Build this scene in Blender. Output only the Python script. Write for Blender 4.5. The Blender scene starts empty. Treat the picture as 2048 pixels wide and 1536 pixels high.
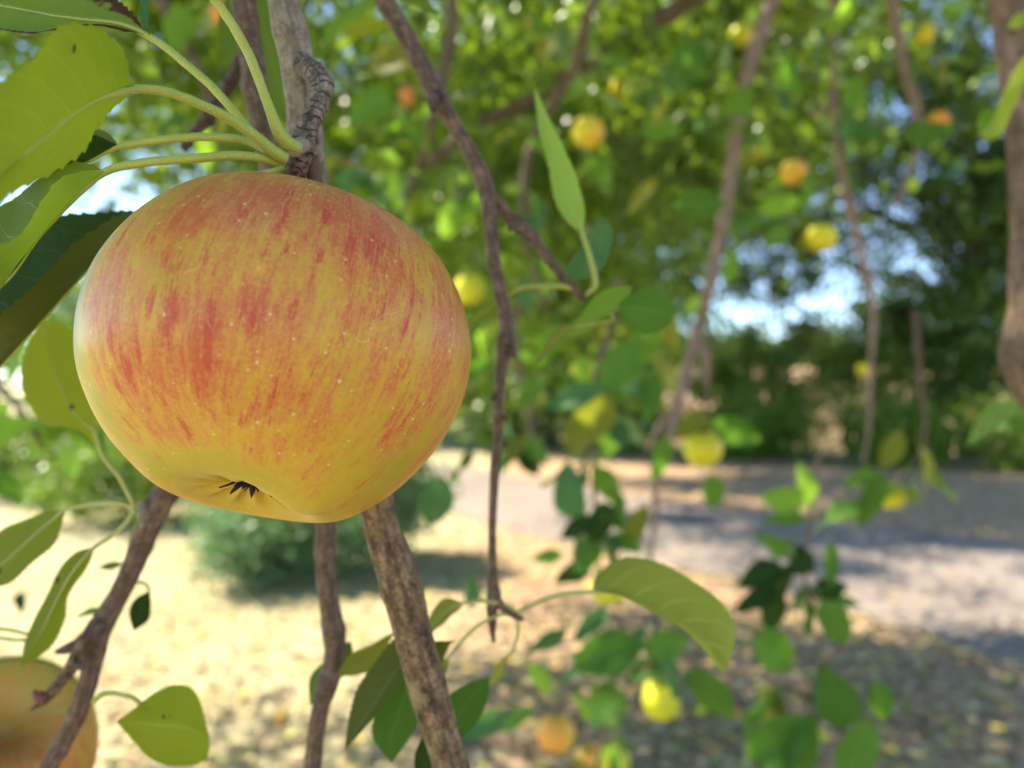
import bpy, math, random
import numpy as np
from mathutils import Vector, Matrix, noise as mnoise

# ------------------------------------------------------------------ camera, sky, sun, exposure
scene = bpy.context.scene
COL = scene.collection
cam_d = bpy.data.cameras.new('camera')
cam_d.sensor_width = 36.0
cam_d.lens = 25.0
cam_d.clip_start = 0.01
cam_d.clip_end = 2000
cam_d.dof.use_dof = True
cam_d.dof.focus_distance = 0.150
cam_d.dof.aperture_fstop = 9.0
cam_d.dof.aperture_blades = 0
cam = bpy.data.objects.new('camera', cam_d)
cam.location = (0, 0, 1.5)
cam.rotation_euler = (math.radians(90), 0, 0)
COL.objects.link(cam)
scene.camera = cam
F = 2048 * cam_d.lens / cam_d.sensor_width

SUN_EL, SUN_ROT = math.radians(52), math.radians(-66)
w = bpy.data.worlds.new('World'); scene.world = w
w.use_nodes = True
nt = w.node_tree
sky = nt.nodes.new('ShaderNodeTexSky')
sky.sky_type = 'NISHITA'; sky.sun_disc = False
sky.sun_elevation = SUN_EL; sky.sun_rotation = SUN_ROT
sky.air_density = 0.75; sky.dust_density = 0.15; sky.ozone_density = 3.2; sky.altitude = 1200
bg = nt.nodes['Background']
nt.links.new(sky.outputs[0], bg.inputs[0])
bg.inputs[1].default_value = 0.15
sd = bpy.data.lights.new('sun', 'SUN')
sd.energy = 4.4; sd.angle = math.radians(0.5); sd.color = (1.0, 0.93, 0.82)
sun = bpy.data.objects.new('sun', sd)
sv = Vector((math.sin(SUN_ROT) * math.cos(SUN_EL), math.cos(SUN_ROT) * math.cos(SUN_EL), math.sin(SUN_EL)))
sun.rotation_euler = (-sv).to_track_quat('-Z', 'Y').to_euler()
sun.location = sv * 60
COL.objects.link(sun)
scene.view_settings.view_transform = 'Standard'
scene.view_settings.look = 'None'
scene.view_settings.exposure = 1.85
scene.view_settings.gamma = 1.0
scene.view_settings.use_white_balance = True          # the phone's own white balance, set for open shade
scene.view_settings.white_balance_temperature = 7250
scene.view_settings.white_balance_tint = 10
scene.cycles.use_denoising = True
scene.cycles.max_bounces = 9
scene.cycles.diffuse_bounces = 5
scene.cycles.transmission_bounces = 6
scene.cycles.sample_clamp_indirect = 8
scene.cycles.caustics_reflective = False
scene.cycles.caustics_refractive = False

# ------------------------------------------------------------------ helpers
rng = random.Random(11)
nrg = np.random.default_rng(11)

def nd(d):                            # spacing of the things close behind the big apple
    return .2 + (d - .2) * .6 if .2 < d < .35 else d

def P(x, y, d):                       # a point seen at (x, y) of the 2048 px photo, d metres in front of the lens
    d = nd(d)
    return Vector(((x - 1024) / F * d, d, 1.5 - (y - 768) / F * d))

def tag(o, label=None, cat=None, group=None, kind=None):
    if label: o['label'] = label
    if cat: o['category'] = cat
    if group: o['group'] = group
    if kind: o['kind'] = kind
    return o

def mesh_from(name, v, f, mat=None, uv=None, smooth=True, attrs=None):
    me = bpy.data.meshes.new(name)
    v = np.asarray(v, dtype=np.float32)
    if isinstance(f, np.ndarray):
        k = f.shape[1]; n = f.shape[0]
        me.vertices.add(len(v)); me.vertices.foreach_set('co', v.ravel())
        me.loops.add(n * k); me.loops.foreach_set('vertex_index', f.ravel().astype(np.int32))
        me.polygons.add(n); me.polygons.foreach_set('loop_start', np.arange(0, n * k, k, dtype=np.int32))
        me.polygons.foreach_set('loop_total', np.full(n, k, dtype=np.int32))
        me.update(calc_edges=True)
    else:
        me.from_pydata([tuple(map(float, p)) for p in v], [], f)
    me.validate()
    if uv is not None:
        uv = np.asarray(uv, dtype=np.float32)
        lay = me.uv_layers.new(name='UVMap')
        idx = np.empty(len(me.loops), dtype=np.int32); me.loops.foreach_get('vertex_index', idx)
        lay.data.foreach_set('uv', uv[idx].ravel())
    if attrs:
        for an, (typ, arr) in attrs.items():
            a = me.attributes.new(an, typ, 'POINT')
            a.data.foreach_set('value' if typ == 'FLOAT' else 'vector', np.asarray(arr, dtype=np.float32).ravel())
    if smooth: me.polygons.foreach_set('use_smooth', np.ones(len(me.polygons), dtype=bool))
    if mat: me.materials.append(mat)
    return me

def obj(name, me, parent=None):
    o = bpy.data.objects.new(name, me); COL.objects.link(o)
    if parent is not None: o.parent = parent
    return o

def crom(pts, n):
    p = np.asarray([tuple(q) for q in pts], dtype=float)
    if len(p) == 2: p = np.vstack([p[0], p.mean(0), p[1]])
    seg = np.linalg.norm(np.diff(p, axis=0), axis=1) + 1e-9
    s = np.concatenate([[0], np.cumsum(seg)]); s /= s[-1]
    e = np.vstack([2 * p[0] - p[1], p, 2 * p[-1] - p[-2]])
    t = np.linspace(0, 1, n)
    i = np.clip(np.searchsorted(s, t, side='right') - 1, 0, len(p) - 2)
    f = ((t - s[i]) / (s[i + 1] - s[i]))[:, None]
    a, b, c, d = e[i], e[i + 1], e[i + 2], e[i + 3]
    return .5 * (2 * b + (c - a) * f + (2 * a - 5 * b + 4 * c - d) * f * f + (3 * b - a - 3 * c + d) * f ** 3)

def tube(name, pts, mat, parent=None, n=None, sides=12, rough=0.0, rings=0.0, bumps=(), seed=0, ringn=30):
    """pts: list of (world point, radius)."""
    c = [tuple(p) + (r,) for p, r in pts]
    L = sum((Vector(c[i + 1][:3]) - Vector(c[i][:3])).length for i in range(len(c) - 1))
    rm = max(sum(q[3] for q in c) / len(c), 1e-5)
    if n is None: n = int(min(220, max(10, L / rm * 2.2)))
    q = crom(c, n); p = q[:, :3]; r = np.maximum(q[:, 3], 1e-5)
    tg = np.gradient(p, axis=0); tg /= np.linalg.norm(tg, axis=1)[:, None] + 1e-12
    ref = np.array([0.21, -1.0, 0.13]); N = np.empty_like(p)
    for i in range(n):
        ref = ref - tg[i] * ref.dot(tg[i]); ref /= np.linalg.norm(ref) + 1e-12; N[i] = ref
    B = np.cross(tg, N)
    th = np.linspace(0, 2 * math.pi, sides, endpoint=False)
    V = []; UV = []
    sl = np.concatenate([[0], np.cumsum(np.linalg.norm(np.diff(p, axis=0), axis=1))])
    for i in range(n):
        t = i / (n - 1)
        for k in range(sides):
            d = N[i] * math.cos(th[k]) + B[i] * math.sin(th[k])
            rr = r[i]
            if rough:
                x = Vector(p[i] / rm * .35 + d * .8 + seed * 3.7)
                rr *= 1 + rough * (mnoise.noise(x) + .5 * mnoise.noise(x * 2.7))
            if rings:
                ph = t * ringn + .35 * mnoise.noise(Vector((k * .6, t * 9, seed)))
                rr *= 1 + rings * (abs((ph % 1) - .5) * 2 - .5)
            for bt, ba, bw, bth in bumps:
                rr *= 1 + ba * math.exp(-((t - bt) / bw) ** 2) * (.55 + .45 * math.cos(th[k] - bth))
            V.append(p[i] + d * rr); UV.append((k / sides, sl[i] / (rm * 6)))
    V.append(p[0]); UV.append((0, 0)); V.append(p[-1]); UV.append((0, 1))
    f = [(i * sides + k, i * sides + (k + 1) % sides, (i + 1) * sides + (k + 1) % sides, (i + 1) * sides + k) for i in range(n - 1) for k in range(sides)]
    a, b = n * sides, n * sides + 1
    f += [(a, (k + 1) % sides, k) for k in range(sides)] + [(b, (n - 1) * sides + k, (n - 1) * sides + (k + 1) % sides) for k in range(sides)]
    return obj(name, mesh_from(name, V, f, mat, UV), parent)

def up_into_crown(pts, y=1.2, z=2.7):      # carries a hanging branch on, above the frame, into the crown of the tree
    p, r = pts[0]; q = Vector((p.x + .25, max(p.y, .3) + .35 * y * .3, max(z, p.z + .5)))
    return [(q, r * 1.5), (p.lerp(q, .5) + Vector((-.05, 0, .05)), r * 1.25)] + pts
def wpts(pts): return [(P(x, y, d), wd * .5 * nd(d) / F) for x, y, d, wd in pts]
def ptube(name, pts, mat, parent=None, **k):      # pts: (px, py, depth, width in px)
    return tube(name, [(P(x, y, d), wd * .5 * nd(d) / F) for x, y, d, wd in pts], mat, parent, **k)

# ------------------------------------------------------------------ node helpers
def new_mat(name):
    m = bpy.data.materials.new(name); m.use_nodes = True
    t = m.node_tree; t.nodes.clear()
    return m, t
class N:
    def __init__(s, t): s.t = t
    def node(s, typ, **k):
        n = s.t.nodes.new(typ)
        for a, b in k.items(): setattr(n, a, b)
        return n
    def put(s, n, i, v):
        if v is None: return
        if isinstance(v, bpy.types.NodeSocket): s.t.links.new(v, n.inputs[i])
        else:
            if isinstance(v, tuple) and len(v) == 3 and n.inputs[i].type == 'RGBA': v = v + (1,)
            n.inputs[i].default_value = v
    def math(s, op, a, b=None, c=None, clamp=False):
        n = s.node('ShaderNodeMath', operation=op, use_clamp=clamp)
        s.put(n, 0, a); s.put(n, 1, b); s.put(n, 2, c); return n.outputs[0]
    def vmath(s, op, a, b=None):
        n = s.node('ShaderNodeVectorMath', operation=op); s.put(n, 0, a); s.put(n, 1, b); return n.outputs[0]
    def noise(s, vec, scale, detail=3, rough=.55, out=0):
        n = s.node('ShaderNodeTexNoise'); s.put(n, 'Vector', vec); s.put(n, 'Scale', scale); s.put(n, 'Detail', detail); s.put(n, 'Roughness', rough)
        return n.outputs[out]
    def voro(s, vec, scale, feature='F1', out='Distance'):
        n = s.node('ShaderNodeTexVoronoi', feature=feature); s.put(n, 'Vector', vec); s.put(n, 'Scale', scale); return n.outputs[out]
    def mix(s, f, a, b, blend='MIX'):
        n = s.node('ShaderNodeMix', data_type='RGBA', blend_type=blend)
        s.put(n, 0, f); s.put(n, 6, a); s.put(n, 7, b); return n.outputs[2]
    def rng(s, v, a, b, c=0., d=1., smooth=True):
        n = s.node('ShaderNodeMapRange', interpolation_type='SMOOTHSTEP' if smooth else 'LINEAR')
        for i, q in enumerate((v, a, b, c, d)): s.put(n, i, q)
        return n.outputs[0]
    def ramp(s, f, stops):
        n = s.node('ShaderNodeValToRGB'); e = n.color_ramp.elements
        while len(e) < len(stops): e.new(.5)
        for q, (p, c) in zip(e, stops): q.position = p; q.color = c + (1,)
        s.put(n, 0, f); return n.outputs[0]
    def bump(s, h, dist, strength=1., normal=None):
        n = s.node('ShaderNodeBump'); s.put(n, 'Height', h); s.put(n, 'Distance', dist); s.put(n, 'Strength', strength)
        if normal is not None: s.put(n, 'Normal', normal)
        return n.outputs[0]
    def attr(s, name, out):
        n = s.node('ShaderNodeAttribute', attribute_name=name); return n.outputs[out]
    def coord(s, out='Object'):
        return s.node('ShaderNodeTexCoord').outputs[out]
    def out(s, sh):
        o = s.node('ShaderNodeOutputMaterial'); s.t.links.new(sh, o.inputs[0])
    def pbsdf(s, **k):
        b = s.node('ShaderNodeBsdfPrincipled')
        for a, v in k.items(): s.put(b, a.replace('_', ' '), v)
        return b.outputs[0]

def leaf_mat(name, top, under, trans, tw=.45, nv=9, vein=.5, brown=0., rough=.42, spots=0., curve=.32, per='obj', vw=1., spec=.22):
    m, t = new_mat(name); n = N(t)
    uv = n.node('ShaderNodeSeparateXYZ'); n.put(uv, 0, n.coord('UV'))
    u, v = uv.outputs[0], uv.outputs[1]
    a = n.math('ABSOLUTE', n.math('MULTIPLY', n.math('SUBTRACT', u, .5), 2.))
    oc = n.coord('Object')
    geo = n.node('ShaderNodeNewGeometry')
    back = geo.outputs['Backfacing']
    if per == 'obj': rnd = n.node('ShaderNodeObjectInfo').outputs['Random']
    else: rnd = geo.outputs['Random Per Island']
    ph = n.math('MULTIPLY', n.math('SUBTRACT', v, n.math('MULTIPLY', n.math('POWER', a, 1.25), curve)), float(nv))
    wob = n.math('MULTIPLY', n.math('SUBTRACT', n.noise(oc, 120., 2), .5), .5)
    side = n.math('GREATER_THAN', u, .5)
    ph = n.math('ADD', n.math('ADD', ph, wob), n.math('MULTIPLY', side, .45))
    fr = n.math('ABSOLUTE', n.math('SUBTRACT', n.math('FRACT', ph), .5))
    wv = n.math('MULTIPLY_ADD', a, -.035 * vw, .06 * vw)
    vl = n.math('SUBTRACT', 1., n.rng(fr, 0., wv))
    mid = n.math('SUBTRACT', 1., n.rng(a, .015, .07))
    cv = n.node('ShaderNodeCombineXYZ'); n.put(cv, 0, u); n.put(cv, 1, n.math('MULTIPLY', v, 2.))
    net = n.math('SUBTRACT', 1., n.rng(n.voro(cv.outputs[0], 34., 'DISTANCE_TO_EDGE'), 0., .05))
    net2 = n.math('SUBTRACT', 1., n.rng(n.voro(cv.outputs[0], 85., 'DISTANCE_TO_EDGE'), 0., .07))
    veins = n.math('MAXIMUM', n.math('MAXIMUM', vl, mid), n.math('MAXIMUM', n.math('MULTIPLY', net, .45), n.math('MULTIPLY', net2, .22)))
    col = n.mix(back, top, under)
    big = n.rng(n.noise(oc, 45., 4), .3, .72)
    col = n.mix(n.math('MULTIPLY', big, .45), col, n.mix(back, tuple(min(1, c * k) for c, k in zip(top, (1.9, 1.35, .8))), tuple(c * .8 for c in under)))
    hsv = n.node('ShaderNodeHueSaturation'); n.put(hsv, 'Hue', n.math('MULTIPLY_ADD', rnd, -.035, .517)); n.put(hsv, 'Value', n.math('MULTIPLY_ADD', rnd, .5, .75)); n.put(hsv, 'Color', col)
    col = hsv.outputs[0]
    vc = n.mix(back, tuple(min(1, c * 2.2 + .03) for c in top), tuple(min(1, c * 1.35 + .02) for c in under))
    col = n.mix(n.math('MULTIPLY', veins, vein), col, vc)
    if brown:
        e = n.math('ADD', a, n.math('MULTIPLY', n.math('SUBTRACT', n.noise(oc, 150., 3), .5), .9))
        col = n.mix(n.rng(e, 1.0 - brown * .25, 1.12 - brown * .25), col, (.09, .03, .012))
    if spots:
        d = n.math('SUBTRACT', 1., n.rng(n.voro(oc, 110.), .08, .16))
        sel = n.math('GREATER_THAN', n.noise(oc, 60., 1), 1. - spots)
        col = n.mix(n.math('MULTIPLY', d, sel), col, (.05, .022, .01))
    h = n.math('SUBTRACT', n.math('MULTIPLY', n.noise(oc, 260., 2), .3), veins)
    nor = n.bump(h, .0004, .5)
    b = n.pbsdf(Base_Color=col, Roughness=n.math('MULTIPLY_ADD', back, .2, rough + .08), Normal=nor, Specular_IOR_Level=spec)
    tr = n.node('ShaderNodeBsdfTranslucent')
    tcol = n.mix(n.math('MULTIPLY', veins, .5 * vein), trans, tuple(c * .62 for c in trans))
    h2 = n.node('ShaderNodeHueSaturation'); n.put(h2, 'Value', n.math('MULTIPLY_ADD', rnd, .5, .75)); n.put(h2, 'Color', tcol)
    tcol = h2.outputs[0]
    if spots: tcol = n.mix(n.math('MULTIPLY', d, sel), tcol, (.05, .022, .01))
    if brown: tcol = n.mix(n.rng(e, 1.0 - brown * .25, 1.12 - brown * .25), tcol, (.06, .02, .01))
    n.put(tr, 0, tcol)
    mx = n.node('ShaderNodeMixShader'); n.put(mx, 0, tw); t.links.new(b, mx.inputs[1]); t.links.new(tr.outputs[0], mx.inputs[2])
    n.out(mx.outputs[0]); return m

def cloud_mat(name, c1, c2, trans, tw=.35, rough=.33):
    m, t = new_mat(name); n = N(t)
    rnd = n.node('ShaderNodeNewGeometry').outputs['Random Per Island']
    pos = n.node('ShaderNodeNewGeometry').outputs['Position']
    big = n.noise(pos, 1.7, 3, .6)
    k = n.math('ADD', n.math('MULTIPLY', rnd, .6), n.math('MULTIPLY', n.math('SUBTRACT', big, .42), 2.2), clamp=True)  # per-leaf tone, plus patches painting sunlit and shaded masses of foliage
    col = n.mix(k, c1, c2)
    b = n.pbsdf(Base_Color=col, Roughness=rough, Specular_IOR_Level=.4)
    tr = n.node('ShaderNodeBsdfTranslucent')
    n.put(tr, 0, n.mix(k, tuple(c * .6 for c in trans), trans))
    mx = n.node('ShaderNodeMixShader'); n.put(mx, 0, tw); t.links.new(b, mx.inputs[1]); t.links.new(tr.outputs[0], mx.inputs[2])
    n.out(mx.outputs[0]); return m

def bark_mat(name, dark, mid, light, scale=1., lichen=0., bump=.0008, rings=0., st=(.38, .52, .66)):
    m, t = new_mat(name); n = N(t)
    oc = n.coord('Object')
    uv = n.vmath('MULTIPLY', n.coord('UV'), (5., 1., 1.))
    long = n.noise(uv, 2.2, 5, .62)
    fine = n.noise(oc, 900. * scale, 5, .7)
    big = n.noise(oc, 230. * scale, 4, .65)
    f = n.math('ADD', n.math('MULTIPLY', long, .38), n.math('ADD', n.math('MULTIPLY', fine, .32), n.math('MULTIPLY', big, .38)))
    col = n.ramp(f, [(st[0], dark), (st[1], mid), (st[2], light)])
    lent = n.math('SUBTRACT', 1., n.rng(n.voro(oc, 330. * scale), .1, .22))
    lsel = n.rng(n.noise(oc, 240. * scale, 1), .52, .6)
    col = n.mix(n.math('MULTIPLY', n.math('MULTIPLY', lent, lsel), .7), col, (.30, .23, .15))
    if lichen:
        col = n.mix(n.math('MULTIPLY', n.rng(n.noise(oc, 210. * scale, 4, .65), .56, .66), lichen), col, (.20, .17, .07))
    if rings:
        uvx = n.node('ShaderNodeSeparateXYZ'); n.put(uvx, 0, n.coord('UV'))
        w_ = n.math('ABSOLUTE', n.math('SUBTRACT', n.math('FRACT', n.math('ADD', n.math('MULTIPLY', uvx.outputs[1], rings), n.math('MULTIPLY', n.noise(oc, 260., 3), 2.4))), .5))
        rg = n.math('SUBTRACT', 1., n.rng(w_, .02, .16))
        col = n.mix(n.math('MULTIPLY', rg, .75), col, dark)
        long = n.math('SUBTRACT', long, n.math('MULTIPLY', rg, .9))
    h = n.math('ADD', n.math('MULTIPLY', long, .9), n.math('ADD', n.math('MULTIPLY', fine, .5), n.math('MULTIPLY', big, .6)))
    n.out(n.pbsdf(Base_Color=col, Roughness=.72, Normal=n.bump(h, bump, .9), Specular_IOR_Level=.35)); return m

def stalk_mat(name, c1, c2):
    m, t = new_mat(name); n = N(t)
    oc = n.coord('Object')
    geo = n.node('ShaderNodeNewGeometry')
    up = n.node('ShaderNodeSeparateXYZ'); n.put(up, 0, n.coord('UV'))
    s = n.math('SINE', n.math('MULTIPLY', up.outputs[0], 6.283))
    f = n.math('ADD', n.math('MULTIPLY', s, .35), n.noise(oc, 300., 3), clamp=True)
    col = n.mix(f, c1, c2)
    col = n.mix(n.math('MULTIPLY', n.rng(n.noise(oc, 2500., 2), .45, .7), .35), col, (.50, .54, .22))
    n.out(n.pbsdf(Base_Color=col, Roughness=.6, Normal=n.bump(n.noise(oc, 2600., 2), .0002, .7), Subsurface_Weight=.15, Subsurface_Radius=(.002, .003, .001), Subsurface_Scale=1., Sheen_Weight=.1, Sheen_Roughness=.5, Sheen_Tint=(.9, 1., .7)))
    return m

def plain_mat(name, col, rough=.6, var=.4, scale=400.):
    m, t = new_mat(name); n = N(t)
    f = n.noise(n.coord('Object'), scale, 4, .6)
    c = n.mix(n.math('MULTIPLY', f, var), col, tuple(q * .35 for q in col))
    n.out(n.pbsdf(Base_Color=c, Roughness=rough, Normal=n.bump(f, .0004, .5))); return m

def apple_mat(name, yellow, green, orange, red, dots=True, rough=.36):
    m, t = new_mat(name); n = N(t)
    oc = n.coord('Object')
    mer = n.attr('meridian', 'Vector'); bl = n.attr('blush', 'Fac'); st = n.attr('streak', 'Fac'); gr = n.attr('green', 'Fac')
    s1 = n.noise(n.vmath('MULTIPLY', mer, (7., 7., 3.2)), 1., 4, .6)
    s2 = n.noise(n.vmath('MULTIPLY', mer, (26., 26., 7.)), 1., 4, .65)
    s3 = n.noise(n.vmath('MULTIPLY', mer, (85., 85., 17.)), 1., 3, .6)
    fine = n.noise(oc, 1350., 4, .7)
    f2 = n.noise(oc, 420., 3, .6)
    # broad flush, dry-brushed by the fine noises
    dv = n.math('ADD', n.math('MULTIPLY', n.math('SUBTRACT', s1, .5), 1.5), n.math('ADD', n.math('MULTIPLY', n.math('SUBTRACT', s2, .5), 1.2), n.math('MULTIPLY', n.math('SUBTRACT', s3, .5), .9)))
    br = n.math('ADD', n.math('MULTIPLY', n.math('SUBTRACT', fine, .5), 1.5), n.math('MULTIPLY', n.math('SUBTRACT', f2, .5), .5))
    flush = n.math('ADD', n.math('ADD', bl, n.math('MULTIPLY', dv, 1.0)), n.math('MULTIPLY', br, .95))
    flush = n.rng(flush, .05, 1.15, smooth=False)
    stm = n.math('ADD', st, n.math('ADD', n.math('MULTIPLY', n.math('SUBTRACT', s2, .5), 1.5), n.math('ADD', n.math('MULTIPLY', n.math('SUBTRACT', s3, .5), 1.3), n.math('MULTIPLY', br, .7))))
    stm = n.math('MULTIPLY', n.rng(stm, .12, .86), n.rng(st, .02, .3))
    base = n.mix(n.math('ADD', gr, n.math('MULTIPLY', n.math('SUBTRACT', f2, .5), .5), clamp=True), yellow, green)
    base = n.mix(n.math('MULTIPLY', n.rng(n.noise(oc, 90., 3), .35, .7), .35), base, tuple(c * k for c, k in zip(yellow, (1.12, 1.08, 1.3))))
    col = n.mix(n.math('MULTIPLY', n.rng(flush, .0, .6), .85), base, orange)
    col = n.mix(n.math('MULTIPLY', n.rng(flush, .36, .98), .66), col, red)
    col = n.mix(n.math('MULTIPLY', stm, .78), col, red)
    # thin russet scratches
    if dots:
        dn = n.node('ShaderNodeTexVoronoi'); n.put(dn, 'Vector', oc); n.put(dn, 'Scale', 400.)
        sel = n.node('ShaderNodeSeparateXYZ'); n.put(sel, 0, dn.outputs['Color'])
        rad = n.math('MULTIPLY_ADD', sel.outputs[1], .12, .08)
        d = n.math('MULTIPLY', n.math('SUBTRACT', 1., n.rng(dn.outputs['Distance'], n.math('MULTIPLY', rad, .45), rad)), n.math('GREATER_THAN', sel.outputs[0], .36))
        halo = n.math('MULTIPLY', n.math('SUBTRACT', 1., n.rng(dn.outputs['Distance'], .05, .34)), n.math('GREATER_THAN', sel.outputs[0], .80))
        col = n.mix(n.math('MULTIPLY', halo, .38), col, yellow)
        col = n.mix(n.math('MULTIPLY', d, .55), col, (.80, .64, .36))
        dk = n.node('ShaderNodeTexVoronoi'); n.put(dk, 'Vector', n.vmath('ADD', oc, (3.1, 1.7, .3))); n.put(dk, 'Scale', 190.)
        sk = n.node('ShaderNodeSeparateXYZ'); n.put(sk, 0, dk.outputs['Color'])
        k = n.math('MULTIPLY', n.math('SUBTRACT', 1., n.rng(dk.outputs['Distance'], .02, .05)), n.math('GREATER_THAN', sk.outputs[0], .8))
        col = n.mix(n.math('MULTIPLY', k, .7), col, (.12, .06, .02))
        wv = n.node('ShaderNodeTexVoronoi', feature='DISTANCE_TO_EDGE')
        n.put(wv, 'Vector', n.vmath('ADD', n.vmath('MULTIPLY', mer, (1.6, 1.6, .9)), n.vmath('MULTIPLY', n.noise(mer, 6., 2, .5, 1), (.18, .18, .18)))); n.put(wv, 'Scale', 2.6)
        ln = n.math('MULTIPLY', n.math('SUBTRACT', 1., n.rng(wv.outputs[0], .002, .008)), n.rng(n.noise(mer, 3.1, 2), .55, .66))
        col = n.mix(n.math('MULTIPLY', ln, .45), col, (.66, .47, .20))
    hb = n.math('ADD', n.math('MULTIPLY', fine, .4), n.noise(oc, 260., 2))
    n.out(n.pbsdf(Base_Color=col, Roughness=n.math('MULTIPLY_ADD', fine, .14, rough - .05), Normal=n.bump(hb, .00022, .55), Specular_IOR_Level=.22,
                  Subsurface_Weight=.12, Subsurface_Radius=(.006, .003, .001), Subsurface_Scale=1., Coat_Weight=.03, Coat_Roughness=.3))
    return m

# ------------------------------------------------------------------ materials
M = {}
M['bark_gray'] = bark_mat('bark_gray', (.070, .054, .036), (.190, .158, .108), (.36, .32, .245), lichen=.35)
M['bark_brown'] = bark_mat('bark_brown', (.030, .018, .010), (.125, .078, .036), (.30, .205, .105), lichen=.6, st=(.43, .53, .63))
M['bark_dark'] = bark_mat('bark_dark', (.022, .013, .008), (.105, .068, .044), (.26, .185, .13), lichen=.15, rings=11.)
M['bark_spur'] = bark_mat('bark_spur', (.030, .019, .012), (.150, .108, .075), (.36, .29, .22), lichen=.2, rings=6., bump=.001)
M['bark_limb'] = bark_mat('bark_limb', (.035, .022, .015), (.115, .074, .048), (.22, .15, .10), lichen=.3, scale=.5, bump=.0015, st=(.42, .53, .64))
M['bark_twig'] = bark_mat('bark_twig', (.036, .021, .012), (.108, .068, .042), (.25, .17, .11), bump=.0006)
M['bark_pink'] = bark_mat('bark_pink', (.09, .055, .042), (.20, .135, .105), (.32, .235, .19), bump=.0004)
M['bark_far'] = bark_mat('bark_far', (.03, .022, .016), (.07, .05, .038), (.13, .10, .08), scale=.05, bump=.01)
M['bark_scar'] = plain_mat('bark_scar', (.10, .055, .03), .8, .8, 1500.)
M['stalk'] = stalk_mat('stalk', (.36, .38, .05), (.24, .36, .04))
M['stalk_pale'] = stalk_mat('stalk_pale', (.46, .42, .16), (.30, .38, .08))
M['leaf_yellow'] = leaf_mat('leaf_yellow', (.13, .20, .018), (.23, .29, .032), (.38, .47, .020), .58, vein=.9, spots=.52, vw=.9)
M['leaf_fresh'] = leaf_mat('leaf_fresh', (.075, .165, .018), (.24, .30, .05), (.38, .54, .03), .5, vein=.8, nv=8, vw=1.25, spec=.10)
M['leaf_arch'] = leaf_mat('leaf_arch', (.125, .215, .05), (.26, .30, .07), (.40, .54, .05), .5, vein=1., nv=6, vw=2., spec=.1)
M['leaf_brown'] = leaf_mat('leaf_brown', (.065, .150, .022), (.20, .27, .06), (.28, .46, .035), .38, vein=.45, brown=1., spots=.45)
M['leaf_dark'] = leaf_mat('leaf_dark', (.010, .040, .008), (.11, .13, .03), (.11, .20, .018), .22, vein=.7, rough=.5, vw=1.05, spec=.05)
M['leaf_green'] = leaf_mat('leaf_green', (.040, .125, .018), (.15, .24, .06), (.20, .46, .03), .36, vein=.4)
M['leaf_lime'] = leaf_mat('leaf_lime', (.10, .25, .03), (.26, .38, .09), (.36, .66, .06), .5, vein=.35)
M['leaf_blue'] = leaf_mat('leaf_blue', (.045, .135, .05), (.17, .28, .13), (.14, .36, .06), .25, vein=.3, rough=.36)
M['leaf_mid'] = leaf_mat('leaf_mid', (.048, .145, .016), (.16, .24, .06), (.25, .47, .03), .42, vein=.3)
M['leaf_olive'] = leaf_mat('leaf_olive', (.115, .145, .020), (.22, .24, .06), (.40, .44, .04), .45, vein=.3)
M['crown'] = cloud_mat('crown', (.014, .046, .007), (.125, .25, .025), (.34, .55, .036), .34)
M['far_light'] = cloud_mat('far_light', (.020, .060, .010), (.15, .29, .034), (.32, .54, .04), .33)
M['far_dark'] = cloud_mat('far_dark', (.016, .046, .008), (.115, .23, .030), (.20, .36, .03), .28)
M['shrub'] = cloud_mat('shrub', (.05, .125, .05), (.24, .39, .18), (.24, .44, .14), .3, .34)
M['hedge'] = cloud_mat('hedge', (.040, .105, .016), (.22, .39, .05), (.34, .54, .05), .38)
M['calyx'] = plain_mat('calyx', (.022, .012, .008), .85, .6, 2000.)
M['bud'] = plain_mat('bud', (.20, .055, .035), .6, .7, 1500.)
M['stem'] = plain_mat('stem', (.13, .075, .035), .7, .6, 1500.)

# ------------------------------------------------------------------ the setting: ground, path
def ground_mat():
    m, t = new_mat('ground'); n = N(t)
    pos = n.node('ShaderNodeNewGeometry').outputs['Position']
    big = n.noise(pos, .55, 4, .6); md = n.noise(pos, 3.2, 4, .6); fi = n.noise(pos, 38., 4, .7); vf = n.noise(pos, 160., 3, .7)
    dry = n.ramp(n.math('ADD', n.math('MULTIPLY', md, .45), n.math('MULTIPLY', fi, .55)), [(.34, (.25, .21, .095)), (.5, (.50, .435, .25)), (.64, (.68, .61, .40))])
    grn = n.ramp(fi, [(.35, (.06, .085, .018)), (.65, (.20, .21, .055))])
    soil = n.ramp(n.math('ADD', n.math('MULTIPLY', fi, .6), n.math('MULTIPLY', vf, .4)), [(.34, (.20, .122, .070)), (.5, (.50, .325, .20)), (.66, (.68, .50, .34))])
    sx = n.node('ShaderNodeSeparateXYZ'); n.put(sx, 0, pos)
    # bare, leaf-strewn soil under the apple tree and along the path; dry lawn to the left
    f = n.math('ADD', n.math('MULTIPLY_ADD', sx.outputs[0], .9, .85), n.math('MULTIPLY', n.math('SUBTRACT', big, .5), 2.6))
    col = n.mix(n.rng(f, .0, 1.), dry, soil)
    col = n.mix(n.math('MULTIPLY', n.rng(n.math('ADD', n.math('MULTIPLY', md, .5), n.math('MULTIPLY', big, .5)), .52, .66), .55), col, grn)
    h = n.math('ADD', n.math('MULTIPLY', fi, 1.), n.math('MULTIPLY', vf, .5))
    n.out(n.pbsdf(Base_Color=col, Roughness=.92, Normal=n.bump(h, .025, .8), Specular_IOR_Level=.2)); return m

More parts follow.
